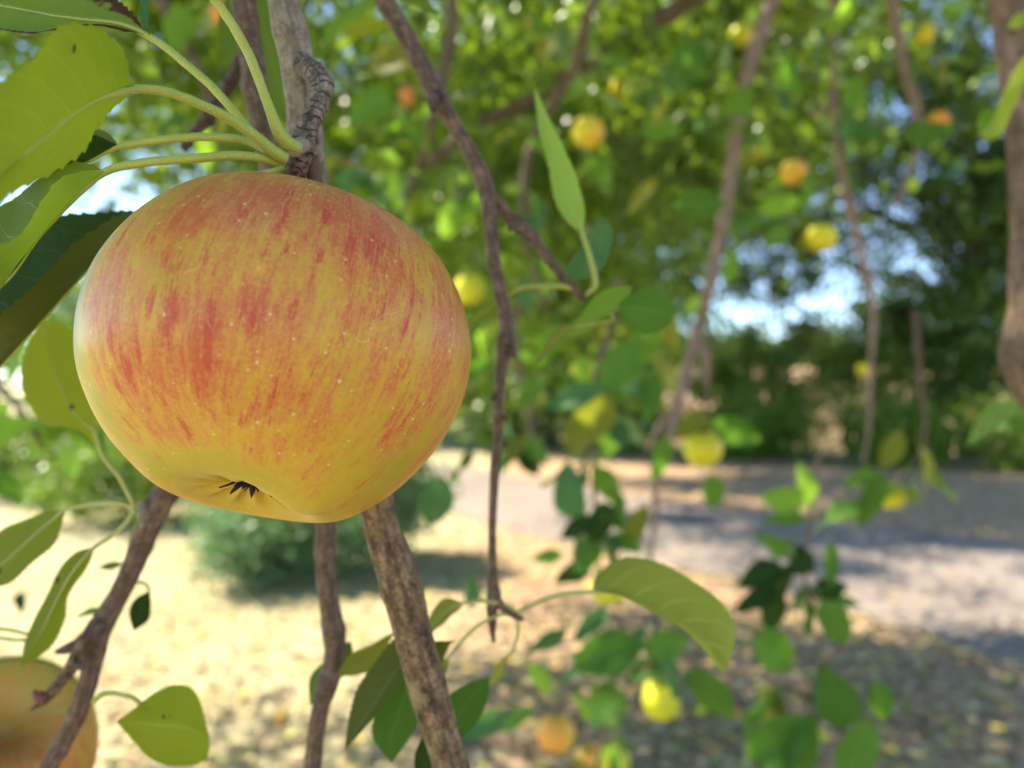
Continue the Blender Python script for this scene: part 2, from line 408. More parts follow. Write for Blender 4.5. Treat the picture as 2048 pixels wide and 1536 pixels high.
def path_mat():
    m, t = new_mat('asphalt'); n = N(t)
    pos = n.node('ShaderNodeNewGeometry').outputs['Position']
    big = n.noise(pos, .8, 4, .6); fi = n.noise(pos, 130., 3, .7); st = n.voro(pos, 150.)
    col = n.ramp(n.math('ADD', n.math('MULTIPLY', big, .5), n.math('MULTIPLY', fi, .5)), [(.3, (.165, .138, .118)), (.5, (.228, .192, .163)), (.7, (.295, .25, .21))])
    col = n.mix(n.math('MULTIPLY', n.rng(n.noise(pos, 2.3, 4, .65), .56, .72), .5), col, (.25, .19, .13))
    col = n.mix(n.math('MULTIPLY', n.math('SUBTRACT', 1., n.rng(st, .1, .3)), .3), col, (.30, .28, .26))
    n.out(n.pbsdf(Base_Color=col, Roughness=.85, Normal=n.bump(n.math('ADD', fi, st), .006, .6), Specular_IOR_Level=.3)); return m

def ground():
    xs = np.concatenate([[-900, -300, -100, -40], np.linspace(-20, 20, 61), [40, 100, 300, 900]])
    ys = np.concatenate([[-900, -300, -100, -30], np.linspace(-12, 48, 91), [60, 120, 300, 900]])
    X, Y = np.meshgrid(xs, ys)
    Z = 2.5 * np.clip((Y - 20) / 22, 0, 1) ** 1.2 * np.clip((X - 1) / 6, 0, 1)      # the ground rises to a sunlit bank at the far right
    v = np.stack([X, Y, Z], -1).reshape(-1, 3); nx, ny = len(xs), len(ys)
    f = np.array([(j * nx + i, j * nx + i + 1, (j + 1) * nx + i + 1, (j + 1) * nx + i) for j in range(ny - 1) for i in range(nx - 1)])
    o = obj('ground', mesh_from('ground', v, f, ground_mat()))
    tag(o, 'dry pale lawn turning to bare leaf strewn soil under the tree', 'lawn', kind='structure')
NEAR = [(8.5, -6.0), (5.6, -1.5), (3.6, 1.6), (2.75, 3.55), (2.52, 4.2), (2.25, 4.65), (1.88, 5.3), (1.2, 5.95), (-.13, 7.45), (-1.7, 9.6), (-4.6, 13.4), (-9, 18.5), (-18, 26)]
FAR = [(12.5, -5.2), (9.4, -.2), (6.7, 3.9), (4.85, 6.55), (4.2, 7.05), (3.55, 7.6), (2.8, 8.3), (2.05, 9.1), (.6, 10.9), (-1.1, 13.1), (-4., 16.6), (-8, 21.0), (-17, 28.6)]
def path():
    a = crom([(x, y, .004) for x, y in NEAR], 90); b = crom([(x, y, .004) for x, y in FAR], 90)
    v = []; K = 7
    for i in range(90):
        ja = .07 * mnoise.noise(Vector((a[i][0] * 2.3, a[i][1] * 2.3, 1.))) ; jb = .09 * mnoise.noise(Vector((b[i][0] * 2.3, b[i][1] * 2.3, 7.)))
        d = (b[i] - a[i]); L = np.linalg.norm(d); d /= L
        for k in range(K):
            s = k / (K - 1); p = a[i] + d * (ja + (L + jb - ja) * s); p[2] = .006 + .03 * (1 - (2 * s - 1) ** 2)
            v.append(p)
    f = [(i * K + k, i * K + k + 1, (i + 1) * K + k + 1, (i + 1) * K + k) for i in range(89) for k in range(K - 1)]
    f = [q[::-1] for q in f]
    o = obj('path', mesh_from('path', v, f, path_mat()))
    tag(o, 'grey asphalt footpath curving away behind the apple tree', 'path', kind='structure')
ground(); path()

# ------------------------------------------------------------------ leaf clouds (crowns, hedges, litter)
def leaf_cloud(name, c, size, mat, parent=None, droop=.35, flat=.35, seed=1, wide=.55):
    g = np.random.default_rng(seed); c = np.asarray(c, dtype=float); n = len(c)
    d = g.normal(size=(n, 3)); d[:, 2] -= droop; d /= np.linalg.norm(d, axis=1)[:, None]
    nr = g.normal(size=(n, 3)); nr[:, 2] += flat * 2
    x = np.cross(d, nr); x /= np.linalg.norm(x, axis=1)[:, None] + 1e-9
    z = np.cross(x, d)
    L = size * g.uniform(.6, 1.3, n)[:, None]; W = L * wide * g.uniform(.75, 1.15, n)[:, None] * .5
    c0 = c - d * L * .5
    fold = g.uniform(.05, .45, n)[:, None] * W
    bend = g.uniform(-.12, .22, n)[:, None] * L
    v = np.stack([c0, c0 + d * L * .3 + x * W + z * fold, c0 + d * L * .66 + x * W * .85 + z * fold - z * bend * .3, c0 + d * L - z * bend,
                  c0 + d * L * .66 - x * W * .85 + z * fold - z * bend * .3, c0 + d * L * .3 - x * W + z * fold], 1).reshape(-1, 3)
    b = np.arange(n)[:, None] * 6
    f = np.concatenate([b + np.array([0, 1, 2, 3]), b + np.array([0, 3, 4, 5])])
    return obj(name, mesh_from(name, v, f, mat, smooth=False), parent)

def clumps(ells, g, sub=14, sig=.3, gaps=()):
    out = []
    for (c, r, k) in ells:
        c = np.array(c, float); r = np.array(r, float)
        ns = max(3, int(sub))
        s = g.normal(size=(ns, 3)); s /= np.linalg.norm(s, axis=1)[:, None]
        s = c + s * r * (g.random(ns)[:, None] ** .45)
        w = g.integers(0, ns, k)
        p = s[w] + g.normal(size=(k, 3)) * sig * (.55 + .9 * g.random((ns, 1)))[w]
        out.append(p)
    p = np.concatenate(out)
    for (c, r, keep) in gaps:
        q = ((p - np.array(c)) / np.array(r)); ins = (q ** 2).sum(1) < 1
        p = p[~(ins & (g.random(len(p)) > keep))]
    return p[p[:, 2] > .02]

# ------------------------------------------------------------------ apples
R0 = .042
PROF = np.array([[0.0, 0.42], [0.1, 0.46], [0.22, 0.617], [0.397, 0.781], [0.602, 0.828], [0.809, 0.607], [0.963, 0.29], [1.01, -0.006], [0.966, -0.297], [0.822, -0.572], [0.627, -0.744], [0.453, -0.794], [0.314, -0.757], [0.146, -0.683], [0.0, -0.64]])
def apple_shape(NT, NP, spin=0., hz=.9651, tap=.1657, va=.1677, la=.0429, five=0., wob=0., seed=0):
    p = crom_u(PROF, NT); rho = np.maximum(p[:, 0], 0); z = p[:, 1] * hz
    rho = rho * (1 + tap * z)
    th = np.linspace(0, 2 * np.pi, NP, endpoint=False)
    gs = lambda t, wd: np.exp(-(((th - t + np.pi) % (2 * np.pi) - np.pi) / wd) ** 2)
    bump = np.exp(-((rho - .55) / .30) ** 2) * np.clip(-p[:, 1] / .4, 0, 1)
    Z = z[:, None] + bump[:, None] * (va * gs(4.4857, 1.1236) - la * gs(5.7529, .3055))[None]
    RH = rho[:, None] * (1 + .0241 * np.cos(th)[None] * np.clip(.3 + z, -.6, .6)[:, None])
    Z = Z + (.018 * np.exp(-((rho - .16) / .09) ** 2) * (p[:, 1] < 0))[:, None] * np.cos(10 * th + .6 * np.sin(3 * th))[None]
    if five: Z = Z - five * bump[:, None] * np.cos(5 * th + seed)[None]
    if wob:
        RH = RH * (1 + wob * np.cos(2 * th + seed)[None] * (1 - .4 * np.abs(z))[:, None]); Z = Z * (1 + wob * np.cos(th + seed * 2.)[None])
    V = np.stack([RH * np.cos(th + spin), RH * np.sin(th + spin), Z + 0 * RH], -1)
    return V, th, rho
def crom_u(p, n):
    p = np.vstack([2 * p[0] - p[1], p, 2 * p[-1] - p[-2]]); k = len(p) - 3
    t = np.linspace(0, k - 1e-9, n); i = t.astype(int); f = (t - i)[:, None]
    a, b, c, d = p[i], p[i + 1], p[i + 2], p[i + 3]
    return .5 * (2 * b + (c - a) * f + (2 * a - 5 * b + 4 * c - d) * f * f + (3 * b - a - 3 * c + d) * f ** 3)
def apple_faces(NT, NP):
    i, k = np.meshgrid(np.arange(NT - 1), np.arange(NP), indexing='ij'); k2 = (k + 1) % NP
    return np.stack([i * NP + k, (i + 1) * NP + k, (i + 1) * NP + k2, i * NP + k2], -1).reshape(-1, 4)

STREAK = [(4.71, 0.556, 1.3, 5.0, 1.0), (4.71, 0.586, 1.5, 3.5, 0.7), (4.52, 0.536, 2.0, 4.3, 0.8), (4.43, 0.519, 1.3, 2.2, 0.7), (4.19, 0.556, 1.4, 2.7, 0.8), (4.36, 0.573, 0.7, 2.4, 0.9), (4.14, 0.611, 1.1, 2.3, 0.8), (4.49, 0.682, 0.9, 3.5, 0.9), (4.4, 0.623, 1.1, 2.5, 0.5), (4.26, 0.594, 1.4, 3.6, 0.6), (4.07, 0.665, 1.4, 2.4, 0.5), (4.87, 0.523, 2.0, 2.0, 0.7), (5.03, 0.498, 0.9, 1.3, 0.7), (4.71, 0.402, 1.4, 2.1, 0.7), (4.89, 0.402, 1.1, 2.7, 0.7), (4.87, 0.356, 1.2, 2.2, 0.7), (5.06, 0.381, 1.4, 1.9, 0.9), (5.2, 0.41, 1.6, 3.0, 0.8), (5.29, 0.402, 1.2, 2.4, 0.7), (5.36, 0.402, 1.7, 2.7, 0.8), (5.46, 0.406, 0.6, 2.9, 0.8), (5.53, 0.435, 0.7, 2.2, 0.7), (5.53, 0.469, 0.6, 1.9, 0.8), (5.34, 0.347, 1.5, 1.5, 0.6), (5.17, 0.351, 0.7, 2.9, 0.6), (5.18, 0.569, 0.9, 2.9, 0.5), (5.27, 0.527, 1.4, 2.3, 0.4), (5.17, 0.59, 1.3, 1.6, 0.5), (4.96, 0.607, 0.9, 3.8, 0.5), (5.76, 0.561, 1.2, 2.7, 0.5), (5.62, 0.519, 1.5, 1.5, 0.4), (5.71, 0.594, 1.0, 1.5, 0.4), (5.64, 0.636, 1.9, 1.0, 0.35), (4.64, 0.46, 0.9, 1.8, 0.5), (4.52, 0.481, 2.2, 1.8, 0.4), (5.69, 0.406, 1.0, 4.1, 0.5), (5.85, 0.418, 1.1, 5.3, 0.4), (4.87, 0.448, 1.3, 1.3, 0.5), (4.94, 0.435, 1.3, 1.3, 0.5), (5.08, 0.431, 0.9, 1.4, 0.5), (4.8, 0.636, 0.7, 2.7, 0.4), (4.69, 0.628, 0.7, 2.7, 0.5), (4.99, 0.699, 0.7, 1.4, 0.4), (5.13, 0.711, 0.7, 1.4, 0.35), (3.93, 0.741, 1.5, 1.5, 0.35), (3.93, 0.699, 1.2, 1.5, 0.4), (4.15, 0.64, 0.9, 2.3, 0.6), (4.52, 0.444, 0.9, 2.7, 0.45), (4.31, 0.423, 1.1, 3.7, 0.4), (5.78, 0.54, 0.8, 3.0, 0.4)]
BLUSH = [(4.68, 0.569, 7.2, 7.2, 0.55), (5.36, 0.402, 7.2, 5.8, 0.5), (4.63, 0.406, 12.5, 3.9, 0.4), (4.9, 0.364, 9.5, 2.9, 0.4), (5.79, 0.448, 3.6, 9.0, 0.38), (4.31, 0.577, 4.4, 6.7, 0.45), (4.87, 0.506, 4.3, 2.6, 0.3), (5.04, 0.603, 8.9, 3.3, 0.18), (4.33, 0.707, 7.1, 3.1, 0.25), (5.24, 0.523, 5.0, 2.5, -0.28), (5.78, 0.653, 10.5, 4.5, -0.35), (3.86, 0.498, 2.2, 8.4, -0.6), (4.49, 0.481, 2.0, 2.9, -0.2), (5.04, 0.536, 2.6, 1.5, -0.2), (5.43, 0.565, 5.8, 3.5, -0.15), (2.46, 0.833, 14.2, 3.1, -0.4), (3.82, 0.439, 1.5, 5.0, -0.4)]
def gfield(lst, th, NT, rho, mx=False):
    t = np.linspace(0, 1, NT)[:, None]; o = np.zeros((NT, len(th)))
    for (a, b, w_, h_, k) in lst:
        dx = ((th[None] - a + np.pi) % (2 * np.pi) - np.pi) * np.maximum(rho[:, None], .2) * R0 * 1000; dy = (t - b) * 118. / (1.3 if mx else 1.)
        e = k * np.exp(-(dx / w_) ** 2 - (dy / h_) ** 2)
        o = np.maximum(o, e) if mx else o + e
    return o
def tri_noise(th, NT):
    a = np.zeros((NT, len(th)))
    return a

M['tomentum'] = plain_mat('tomentum', (.30, .27, .17), .9, .7, 1800.)
M['down'] = plain_mat('down', (.62, .62, .34), .8, .1)
M['apple_big'] = apple_mat('apple_big', (.54, .35, .040), (.26, .31, .018), (.54, .205, .058), (.47, .060, .036))
M['apple_second'] = apple_mat('apple_second', (.46, .34, .045), (.24, .26, .035), (.55, .23, .06), (.46, .10, .04))
M['apple_yellow'] = apple_mat('apple_yellow', (.62, .57, .032), (.42, .52, .03), (.75, .48, .05), (.72, .28, .05), False)
M['apple_orange'] = apple_mat('apple_orange', (.70, .46, .045), (.55, .50, .04), (.72, .32, .06), (.66, .17, .05), False)
M['apple_mixed'] = apple_mat('apple_mixed', (.70, .58, .04), (.50, .55, .03), (.72, .38, .06), (.70, .24, .06), False)
M['apple_red'] = apple_mat('apple_red', (.62, .38, .09), (.45, .42, .06), (.66, .24, .10), (.60, .10, .07), False)

def set_rot(o, R, loc, s=1.):
    o.matrix_world = Matrix.LocRotScale(Vector(loc), Matrix(R.tolist()).to_quaternion(), Vector((s, s, s)))
def sepals(parent, s, seed=0):
    """dried sepals and stamens in the eye of the apple, local to the apple's axes"""
    r = random.Random(seed); V = []; Fc = []
    z0 = -.64 * .9651 * R0 * s
    def strip(base, d, up, L, wd, curl):
        b = len(V); k = 6
        side = d.cross(up).normalized()
        for i in range(k):
            t = i / (k - 1); c = base + d * (L * t) + up * (curl * L * t * t)
            ww = wd * (1 - t) ** .7 + .00006
            tk = side.cross(d).normalized() * .00016
            for q in (c - side * ww + tk, c + side * ww + tk, c + side * ww - tk, c - side * ww - tk): V.append(q)
        for i in range(k - 1):
            for j in range(4):
                Fc.append((b + i * 4 + j, b + i * 4 + (j + 1) % 4, b + (i + 1) * 4 + (j + 1) % 4, b + (i + 1) * 4 + j))
        Fc.append((b + 3, b + 2, b + 1, b)); e = b + (k - 1) * 4; Fc.append((e, e + 1, e + 2, e + 3))
    for i in range(5):
        a = i * 1.2566 + .3 + r.uniform(-.2, .2); d = Vector((math.cos(a) * .7, math.sin(a) * .7, -.75)).normalized()
        strip(Vector((math.cos(a) * .0013, math.sin(a) * .0013, z0 + .0005)), d, Vector((math.cos(a), math.sin(a), .3)), r.uniform(.0040, .0058), .0011, r.uniform(-.2, .7))
    for i in range(26):
        a = r.uniform(0, 6.28); d = Vector((math.cos(a) * .45, math.sin(a) * .45, -1)).normalized()
        strip(Vector((math.cos(a) * .0008, math.sin(a) * .0008, z0 + .0005)), d, Vector((math.cos(a + 1), math.sin(a + 1), .2)), r.uniform(.002, .0034), .00022, r.uniform(-.5, .6))
    return obj('calyx', mesh_from('calyx', V, Fc, M['calyx'], smooth=False), parent)

# the big apple
AX, AY, AZ, ATX, ATZ, ASP = -0.0538, 0.1649, 0.0033, -0.3132, 0.1572, 0.
c_, s_ = math.cos(ATX), math.sin(ATX); Rx = np.array([[1, 0, 0], [0, c_, -s_], [0, s_, c_]])
c_, s_ = math.cos(ATZ), math.sin(ATZ); Ry = np.array([[c_, 0, s_], [0, 1, 0], [-s_, 0, c_]])
AR = Ry @ Rx; AC = np.array([AX, AY, 1.5 + AZ])
def big_apple():
    NT, NP = 420, 560
    V, th, rho = apple_shape(NT, NP, ASP)
    bl = .40 + .05 * np.cos(th - 4.7)[None] + gfield(BLUSH + [(3.72, .5, 6.5, 26., -.9)], th, NT, rho) * .75
    t = np.linspace(0, 1, NT)[:, None]
    bl = bl - .62 * np.clip((t - .70) / .08, 0, 1) - .14 * np.clip((t - .60) / .1, 0, 1) + .16 * np.clip((.44 - t) / .1, 0, 1)
    st = gfield(STREAK, th, NT, rho, True)
    g = np.random.default_rng(5)
    extra = [(g.uniform(0., 6.283), g.uniform(.34, .70), g.uniform(.5, 1.1), g.uniform(1.2, 3.6), g.uniform(.25, .6)) for _ in range(150)]
    st = np.maximum(st, gfield(extra, th, NT, rho, True))
    gr = gfield([(3.72, .5, 7, 28, 1.15), (5.95, .64, 13, 10, .7), (4.5, .48, 5, 5, .5), (5.3, .55, 5, 3, .3), (4.3, .38, 6, 5, .4), (4.7, .85, 60, 10, .45), (4.8, .76, 30, 6, .25)], th, NT, rho) + 0 * t
    mer = np.stack([np.cos(th)[None] + 0 * t, np.sin(th)[None] + 0 * t, t * 2.8 + 0 * th[None]], -1)
    me = mesh_from('apple', V.reshape(-1, 3) * R0, apple_faces(NT, NP), M['apple_big'],
                   attrs={'meridian': ('FLOAT_VECTOR', mer), 'blush': ('FLOAT', bl), 'streak': ('FLOAT', st), 'green': ('FLOAT', gr)})
    o = obj('apple', me); set_rot(o, AR, AC)
    sepals(o, 1., 3)
    pts = [(Vector((0, 0, .40 * R0)), .0016), (Vector((.001, -.001, .62 * R0)), .0014), (Vector((.001, -.002, .95 * R0)), .0014), (Vector((-.0045, -.006, 1.27 * R0)), .0021)]
    tube('stem', pts, M['stem'], o, n=30, sides=10, rough=.15)
    tag(o, 'big round yellow apple with red streaks hanging in sharp focus before everything else', 'apple')
    return o
big_apple()

def small_mesh(kind, seed):
    NT, NP = 64, 72
    V, th, rho = apple_shape(NT, NP, seed * 1.7, hz=(.98, 1.06, 1.02, 1.1)[seed % 4], tap=.12, va=.03, la=.02, five=.03, wob=.025, seed=seed)
    t = np.linspace(0, 1, NT)[:, None]; a = seed * 2.1
    k = {'apple_yellow': (-.25, .35), 'apple_orange': (.35, .35), 'apple_red': (.6, .35), 'apple_mixed': (.1, .6), 'apple_second': (.55, .45)}[kind]
    bl = k[0] + k[1] * np.cos(th - a)[None] * np.sin(np.pi * t) + 0 * t
    st = np.zeros((NT, NP)) + .1 * (kind != 'apple_yellow')
    gr = .3 * np.cos(th - a + 3)[None] + 0 * t + .3 * (kind == 'apple_yellow')
    mer = np.stack([np.cos(th)[None] + 0 * t, np.sin(th)[None] + 0 * t, t * 2.8 + 0 * th[None]], -1)
    return mesh_from('apple', V.reshape(-1, 3) * R0, apple_faces(NT, NP), M[kind],
                     attrs={'meridian': ('FLOAT_VECTOR', mer), 'blush': ('FLOAT', bl), 'streak': ('FLOAT', st), 'green': ('FLOAT', gr)})
SM = {}
def apple(px, py, diam, kind, label, d=None, size=.066, tilt=(0, 0), seed=None, cal=False, group='apples hanging in the branches behind the big apple', stem=True):
    """an apple of the given diameter in metres; its distance follows from how large it shows"""
    diam *= .95
    if d is None: d = size * F / diam
    else: size = diam * nd(d) / F
    seed = rng.randrange(4) if seed is None else seed
    if (kind, seed) not in SM: SM[kind, seed] = small_mesh(kind, seed)
    o = obj('apple', SM[kind, seed])
    s = size / (2 * R0)
    q = Matrix.Rotation(tilt[0], 4, 'Y') @ Matrix.Rotation(tilt[1], 4, 'X') @ Matrix.Rotation(seed * 1.3, 4, 'Z')
    o.matrix_world = Matrix.Translation(P(px, py, d)) @ q @ Matrix.Diagonal((s, s, s, 1))
    if stem: tube('stem', [(Vector((0, 0, .38 * R0)), .0018), (Vector((.001, 0, .8 * R0)), .0015), (Vector((.004, .003, 1.35 * R0)), .0022)], M['stem'], o, n=12, sides=8)
    if cal: sepals(o, 1., seed)
    return tag(o, label, 'apple', group)

# ------------------------------------------------------------------ leaves and stalks of the near branches
def loft_leaf(parent, far, mid, near, mat, teeth=24, amp=.016, flip=False, n=150, m=7, bulge=.06, ripple=.02, seed=0, stalk=None, smat='stalk', thick=0.):
    A, B, C = (crom([P(*q) for q in c], n) for c in (far, mid, near))
    s = np.linspace(0, 1, n)
    L = np.linalg.norm(B[-1] - B[0])
    V = []; UV = []
    for i in range(n):
        row = []
        env = math.sin(math.pi * min(1, max(0, s[i]))) ** .5
        for side, E in ((-1, A), (1, C)):
            d = E[i] - B[i]; wd = np.linalg.norm(d) + 1e-9; dn = d / wd
            t = B[min(i + 1, n - 1)] - B[max(i - 1, 0)]; t /= np.linalg.norm(t) + 1e-9
            nm = np.cross(dn, t) * side; nm /= np.linalg.norm(nm) + 1e-9
            ph = (s[i] * teeth + .3 * mnoise.noise(Vector((s[i] * 9, side, seed)))) % 1
            tooth = amp * L * (ph ** 1.6 - .5) * min(1, wd / (.1 * L)) * (.6 + .6 * mnoise.noise(Vector((s[i] * 14., side * 3., seed + 5.))) ** 2)
            wav = ripple * L * mnoise.noise(Vector((s[i] * 4.2, side * 2., seed * 1.7))) * min(1, wd / (.1 * L))
            q = []
            for k in range(1, m + 1):
                f = k / m
                v_ = s[i] - .0
                quilt = .004 * L * math.sin(2 * math.pi * ((s[i] - .3 * f) * 9)) * math.sin(math.pi * f) * env
                q.append(B[i] + dn * (wd * f + tooth * f ** 4) + nm * (bulge * wd * math.sin(math.pi * f) + wav * f * f + quilt))
            row.append(q)
        pts = row[0][::-1] + [B[i]] + row[1]
        for k, p in enumerate(pts):
            V.append(p); UV.append((k / (2 * m), s[i]))
    K = 2 * m + 1
    f = np.array([(i * K + k, i * K + k + 1, (i + 1) * K + k + 1, (i + 1) * K + k) for i in range(n - 1) for k in range(K - 1)])
    if flip: f = f[:, ::-1]
    o = obj('leaf', mesh_from('leaf', V, f, M[mat], UV), parent)
    if stalk:
        q = [(P(x, y, d), wd * .5 * nd(d) / F) for x, y, d, wd in stalk]
        r0 = q[-1][1] * .7; e = Vector(q[-1][0])
        q += [(Vector(B[int(f * (n - 1))]), r0 * k) for f, k in ((.12, .8), (.25, .62), (.42, .45), (.62, .3), (.85, .15)) if (Vector(B[int(f * (n - 1))]) - e).length > .003 and f > (.2 if (Vector(B[0]) - e).length > .004 else 0)]
        tube('leaf_stalk', [(p_, r_ * .92) for p_, r_ in q], M[smat], o, sides=10, rough=.10, seed=seed, n=70)
        if stalk[0][2] < .18: fuzz(o, q, seed)
    return o
def fuzz(parent, q, seed):
    """downy hairs standing off a young leaf stalk"""
    r = random.Random(seed); c = crom([tuple(p) + (rr,) for p, rr in q], 90); V = []; Fc = []
    for i in range(1500):
        k = min(88, int(89 * r.random() ** 1.25)); f = r.random(); p = Vector(c[k][:3]).lerp(Vector(c[k + 1][:3]), f); rr = c[k][3] * .88
        t = (Vector(c[k + 1][:3]) - Vector(c[k][:3])).normalized(); u = Matrix.Rotation(r.uniform(0, 6.28), 3, t) @ t.orthogonal().normalized()
        L = r.uniform(.00025, .0007); s = t.cross(u) * .000028; a = p + u * rr; e = a + (u + t * r.uniform(-.6, .6)) * L
        b = len(V); V += [a - s, a + s, e]; Fc.append((b, b + 1, b + 2))
    obj('leaf_stalk_down', mesh_from('leaf_stalk_down', V, Fc, M['down'], smooth=False), parent)
def blade(parent, outline_a, outline_b, base, tip, mat, fold=.15, mid=None, depth_in=0., **k):
    """leaf seen from its flat side: two outlines between base and tip, midrib between them"""
    n = 9
    a = crom([base] + list(outline_a) + [tip], n); b = crom([base] + list(outline_b) + [tip], n)
    if mid is None:
        mm = (a + b) / 2; wd = np.linalg.norm((a - b)[:, :2], axis=1)
        mm[:, 2] += fold * wd * mm[:, 2] / F * .5 + depth_in
    else: mm = crom(mid, n)
    return loft_leaf(parent, [tuple(q) for q in a], [tuple(q) for q in mm], [tuple(q) for q in b], mat, **k)

GL = {}
def gen_leaf(var, mat):
    """one blade with its stalk, 1 unit long along +Y, upper side +Z"""
    if (var, mat) in GL: return GL[var, mat]
    r = random.Random(var * 7 + 1); n, m = 20, 4
    wd = (.27, .32, .23, .30, .36, .20)[var % 6]; fold = r.uniform(.12, .55); curl = r.uniform(-.1, .42); tw = r.uniform(-.5, .5)
    V = []; UV = []; f = []
    for i in range(n):
        s = i / (n - 1); wv = wd * (math.sin(math.pi * s ** .82) ** .8) * (1 - .12 * s) + .002
        y = .28 + s * (1 - .12 * abs(curl)); z = -curl * s * s * .8
        for k in range(-m, m + 1):
            t = k / m; saw = 1 + .05 * abs(t) ** 4 * (((s * 13) % 1) - .5)
            x = t * wv * saw * (1 - .25 * fold * abs(t)); zz = z + fold * abs(x) * .9 + .035 * math.sin(s * 11 + k * .5 + var) * abs(t) + tw * x * s * .6
            V.append((x, y, zz)); UV.append(((t + 1) / 2, s))
    K = 2 * m + 1
    f = [(i * K + k, i * K + k + 1, (i + 1) * K + k + 1, (i + 1) * K + k) for i in range(n - 1) for k in range(K - 1)]
    b = len(V)
    for i in range(6):
        s = i / 5
        for k in range(5):
            a = k * 1.2566; V.append((.013 * math.cos(a), s * .34, .03 * math.sin(s * 3.1) * (1 if var % 2 else -1) + .013 * math.sin(a) - .012)); UV.append((.5, .01))
    f += [(b + i * 5 + k, b + i * 5 + (k + 1) % 5, b + (i + 1) * 5 + (k + 1) % 5, b + (i + 1) * 5 + k) for i in range(5) for k in range(5)]
    GL[var, mat] = mesh_from('leaf', V, f, M[mat], UV)
    return GL[var, mat]
def put_leaf(parent, pos, d, nrm, size, mat, var):
    d = Vector(d).normalized(); nrm = Vector(nrm); x = d.cross(nrm)
    if x.length < 1e-4: x = d.orthogonal()
    x.normalize(); z = x.cross(d)
    o = obj('leaf', gen_leaf(var, mat), parent)
    m = Matrix((x, d, z)).transposed().to_4x4()
    o.matrix_world = Matrix.Translation(pos) @ m @ Matrix.Diagonal((size, size, size, 1))
    return o
def spot_leaf(parent, px, py, d, length, ang, mat='leaf_mid', face=.75, var=None):
    """a leaf centred at (px, py), its tip pointing ang degrees (0 right, 90 up)"""
    a = math.radians(ang); dv = Vector((math.cos(a), rng.uniform(-.3, .3), math.sin(a))).normalized()
    size = 1.1 * length * d / F
    nm = Vector((rng.uniform(-.5, .5), -face, rng.uniform(-.1, .7)))
    put_leaf(parent, P(px, py, d) - dv * size * .78, dv, nm, size, mat, rng.randrange(6) if var is None else var)
def leafy(parent, pts, count, size, mats, t0=.0, t1=1., spread=.03, seed=0):
    """leaves in rosettes along the branch line (world points), each its own part"""
    r = random.Random(seed); c = crom([tuple(p) for p in pts], 120)
    done = 0
    while done < count:
        t = r.uniform(t0, t1); i = min(118, int(t * 119)); p = Vector(c[i]); tg = Vector(c[i + 1] - c[i]).normalized()
        k = min(count - done, r.randint(3, 6)); ph = r.uniform(0, 6.28); rad0 = tg.orthogonal().normalized()
        off = (Matrix.Rotation(ph, 3, tg) @ rad0) * r.uniform(0, spread)
        for j in range(k):
            rad = Matrix.Rotation(ph + j * 2.4 + r.uniform(-.5, .5), 3, tg) @ rad0
            d = rad * r.uniform(.5, 1) + Vector((0, 0, -1)) * r.uniform(-.1, 1.) + tg * r.uniform(-.3, .5)
            nm = Vector((r.gauss(0, .6), r.gauss(0, .6), 1))
            put_leaf(parent, p + off, d, nm, size * r.uniform(.7, 1.25), r.choice(mats), r.randrange(6))
            done += 1

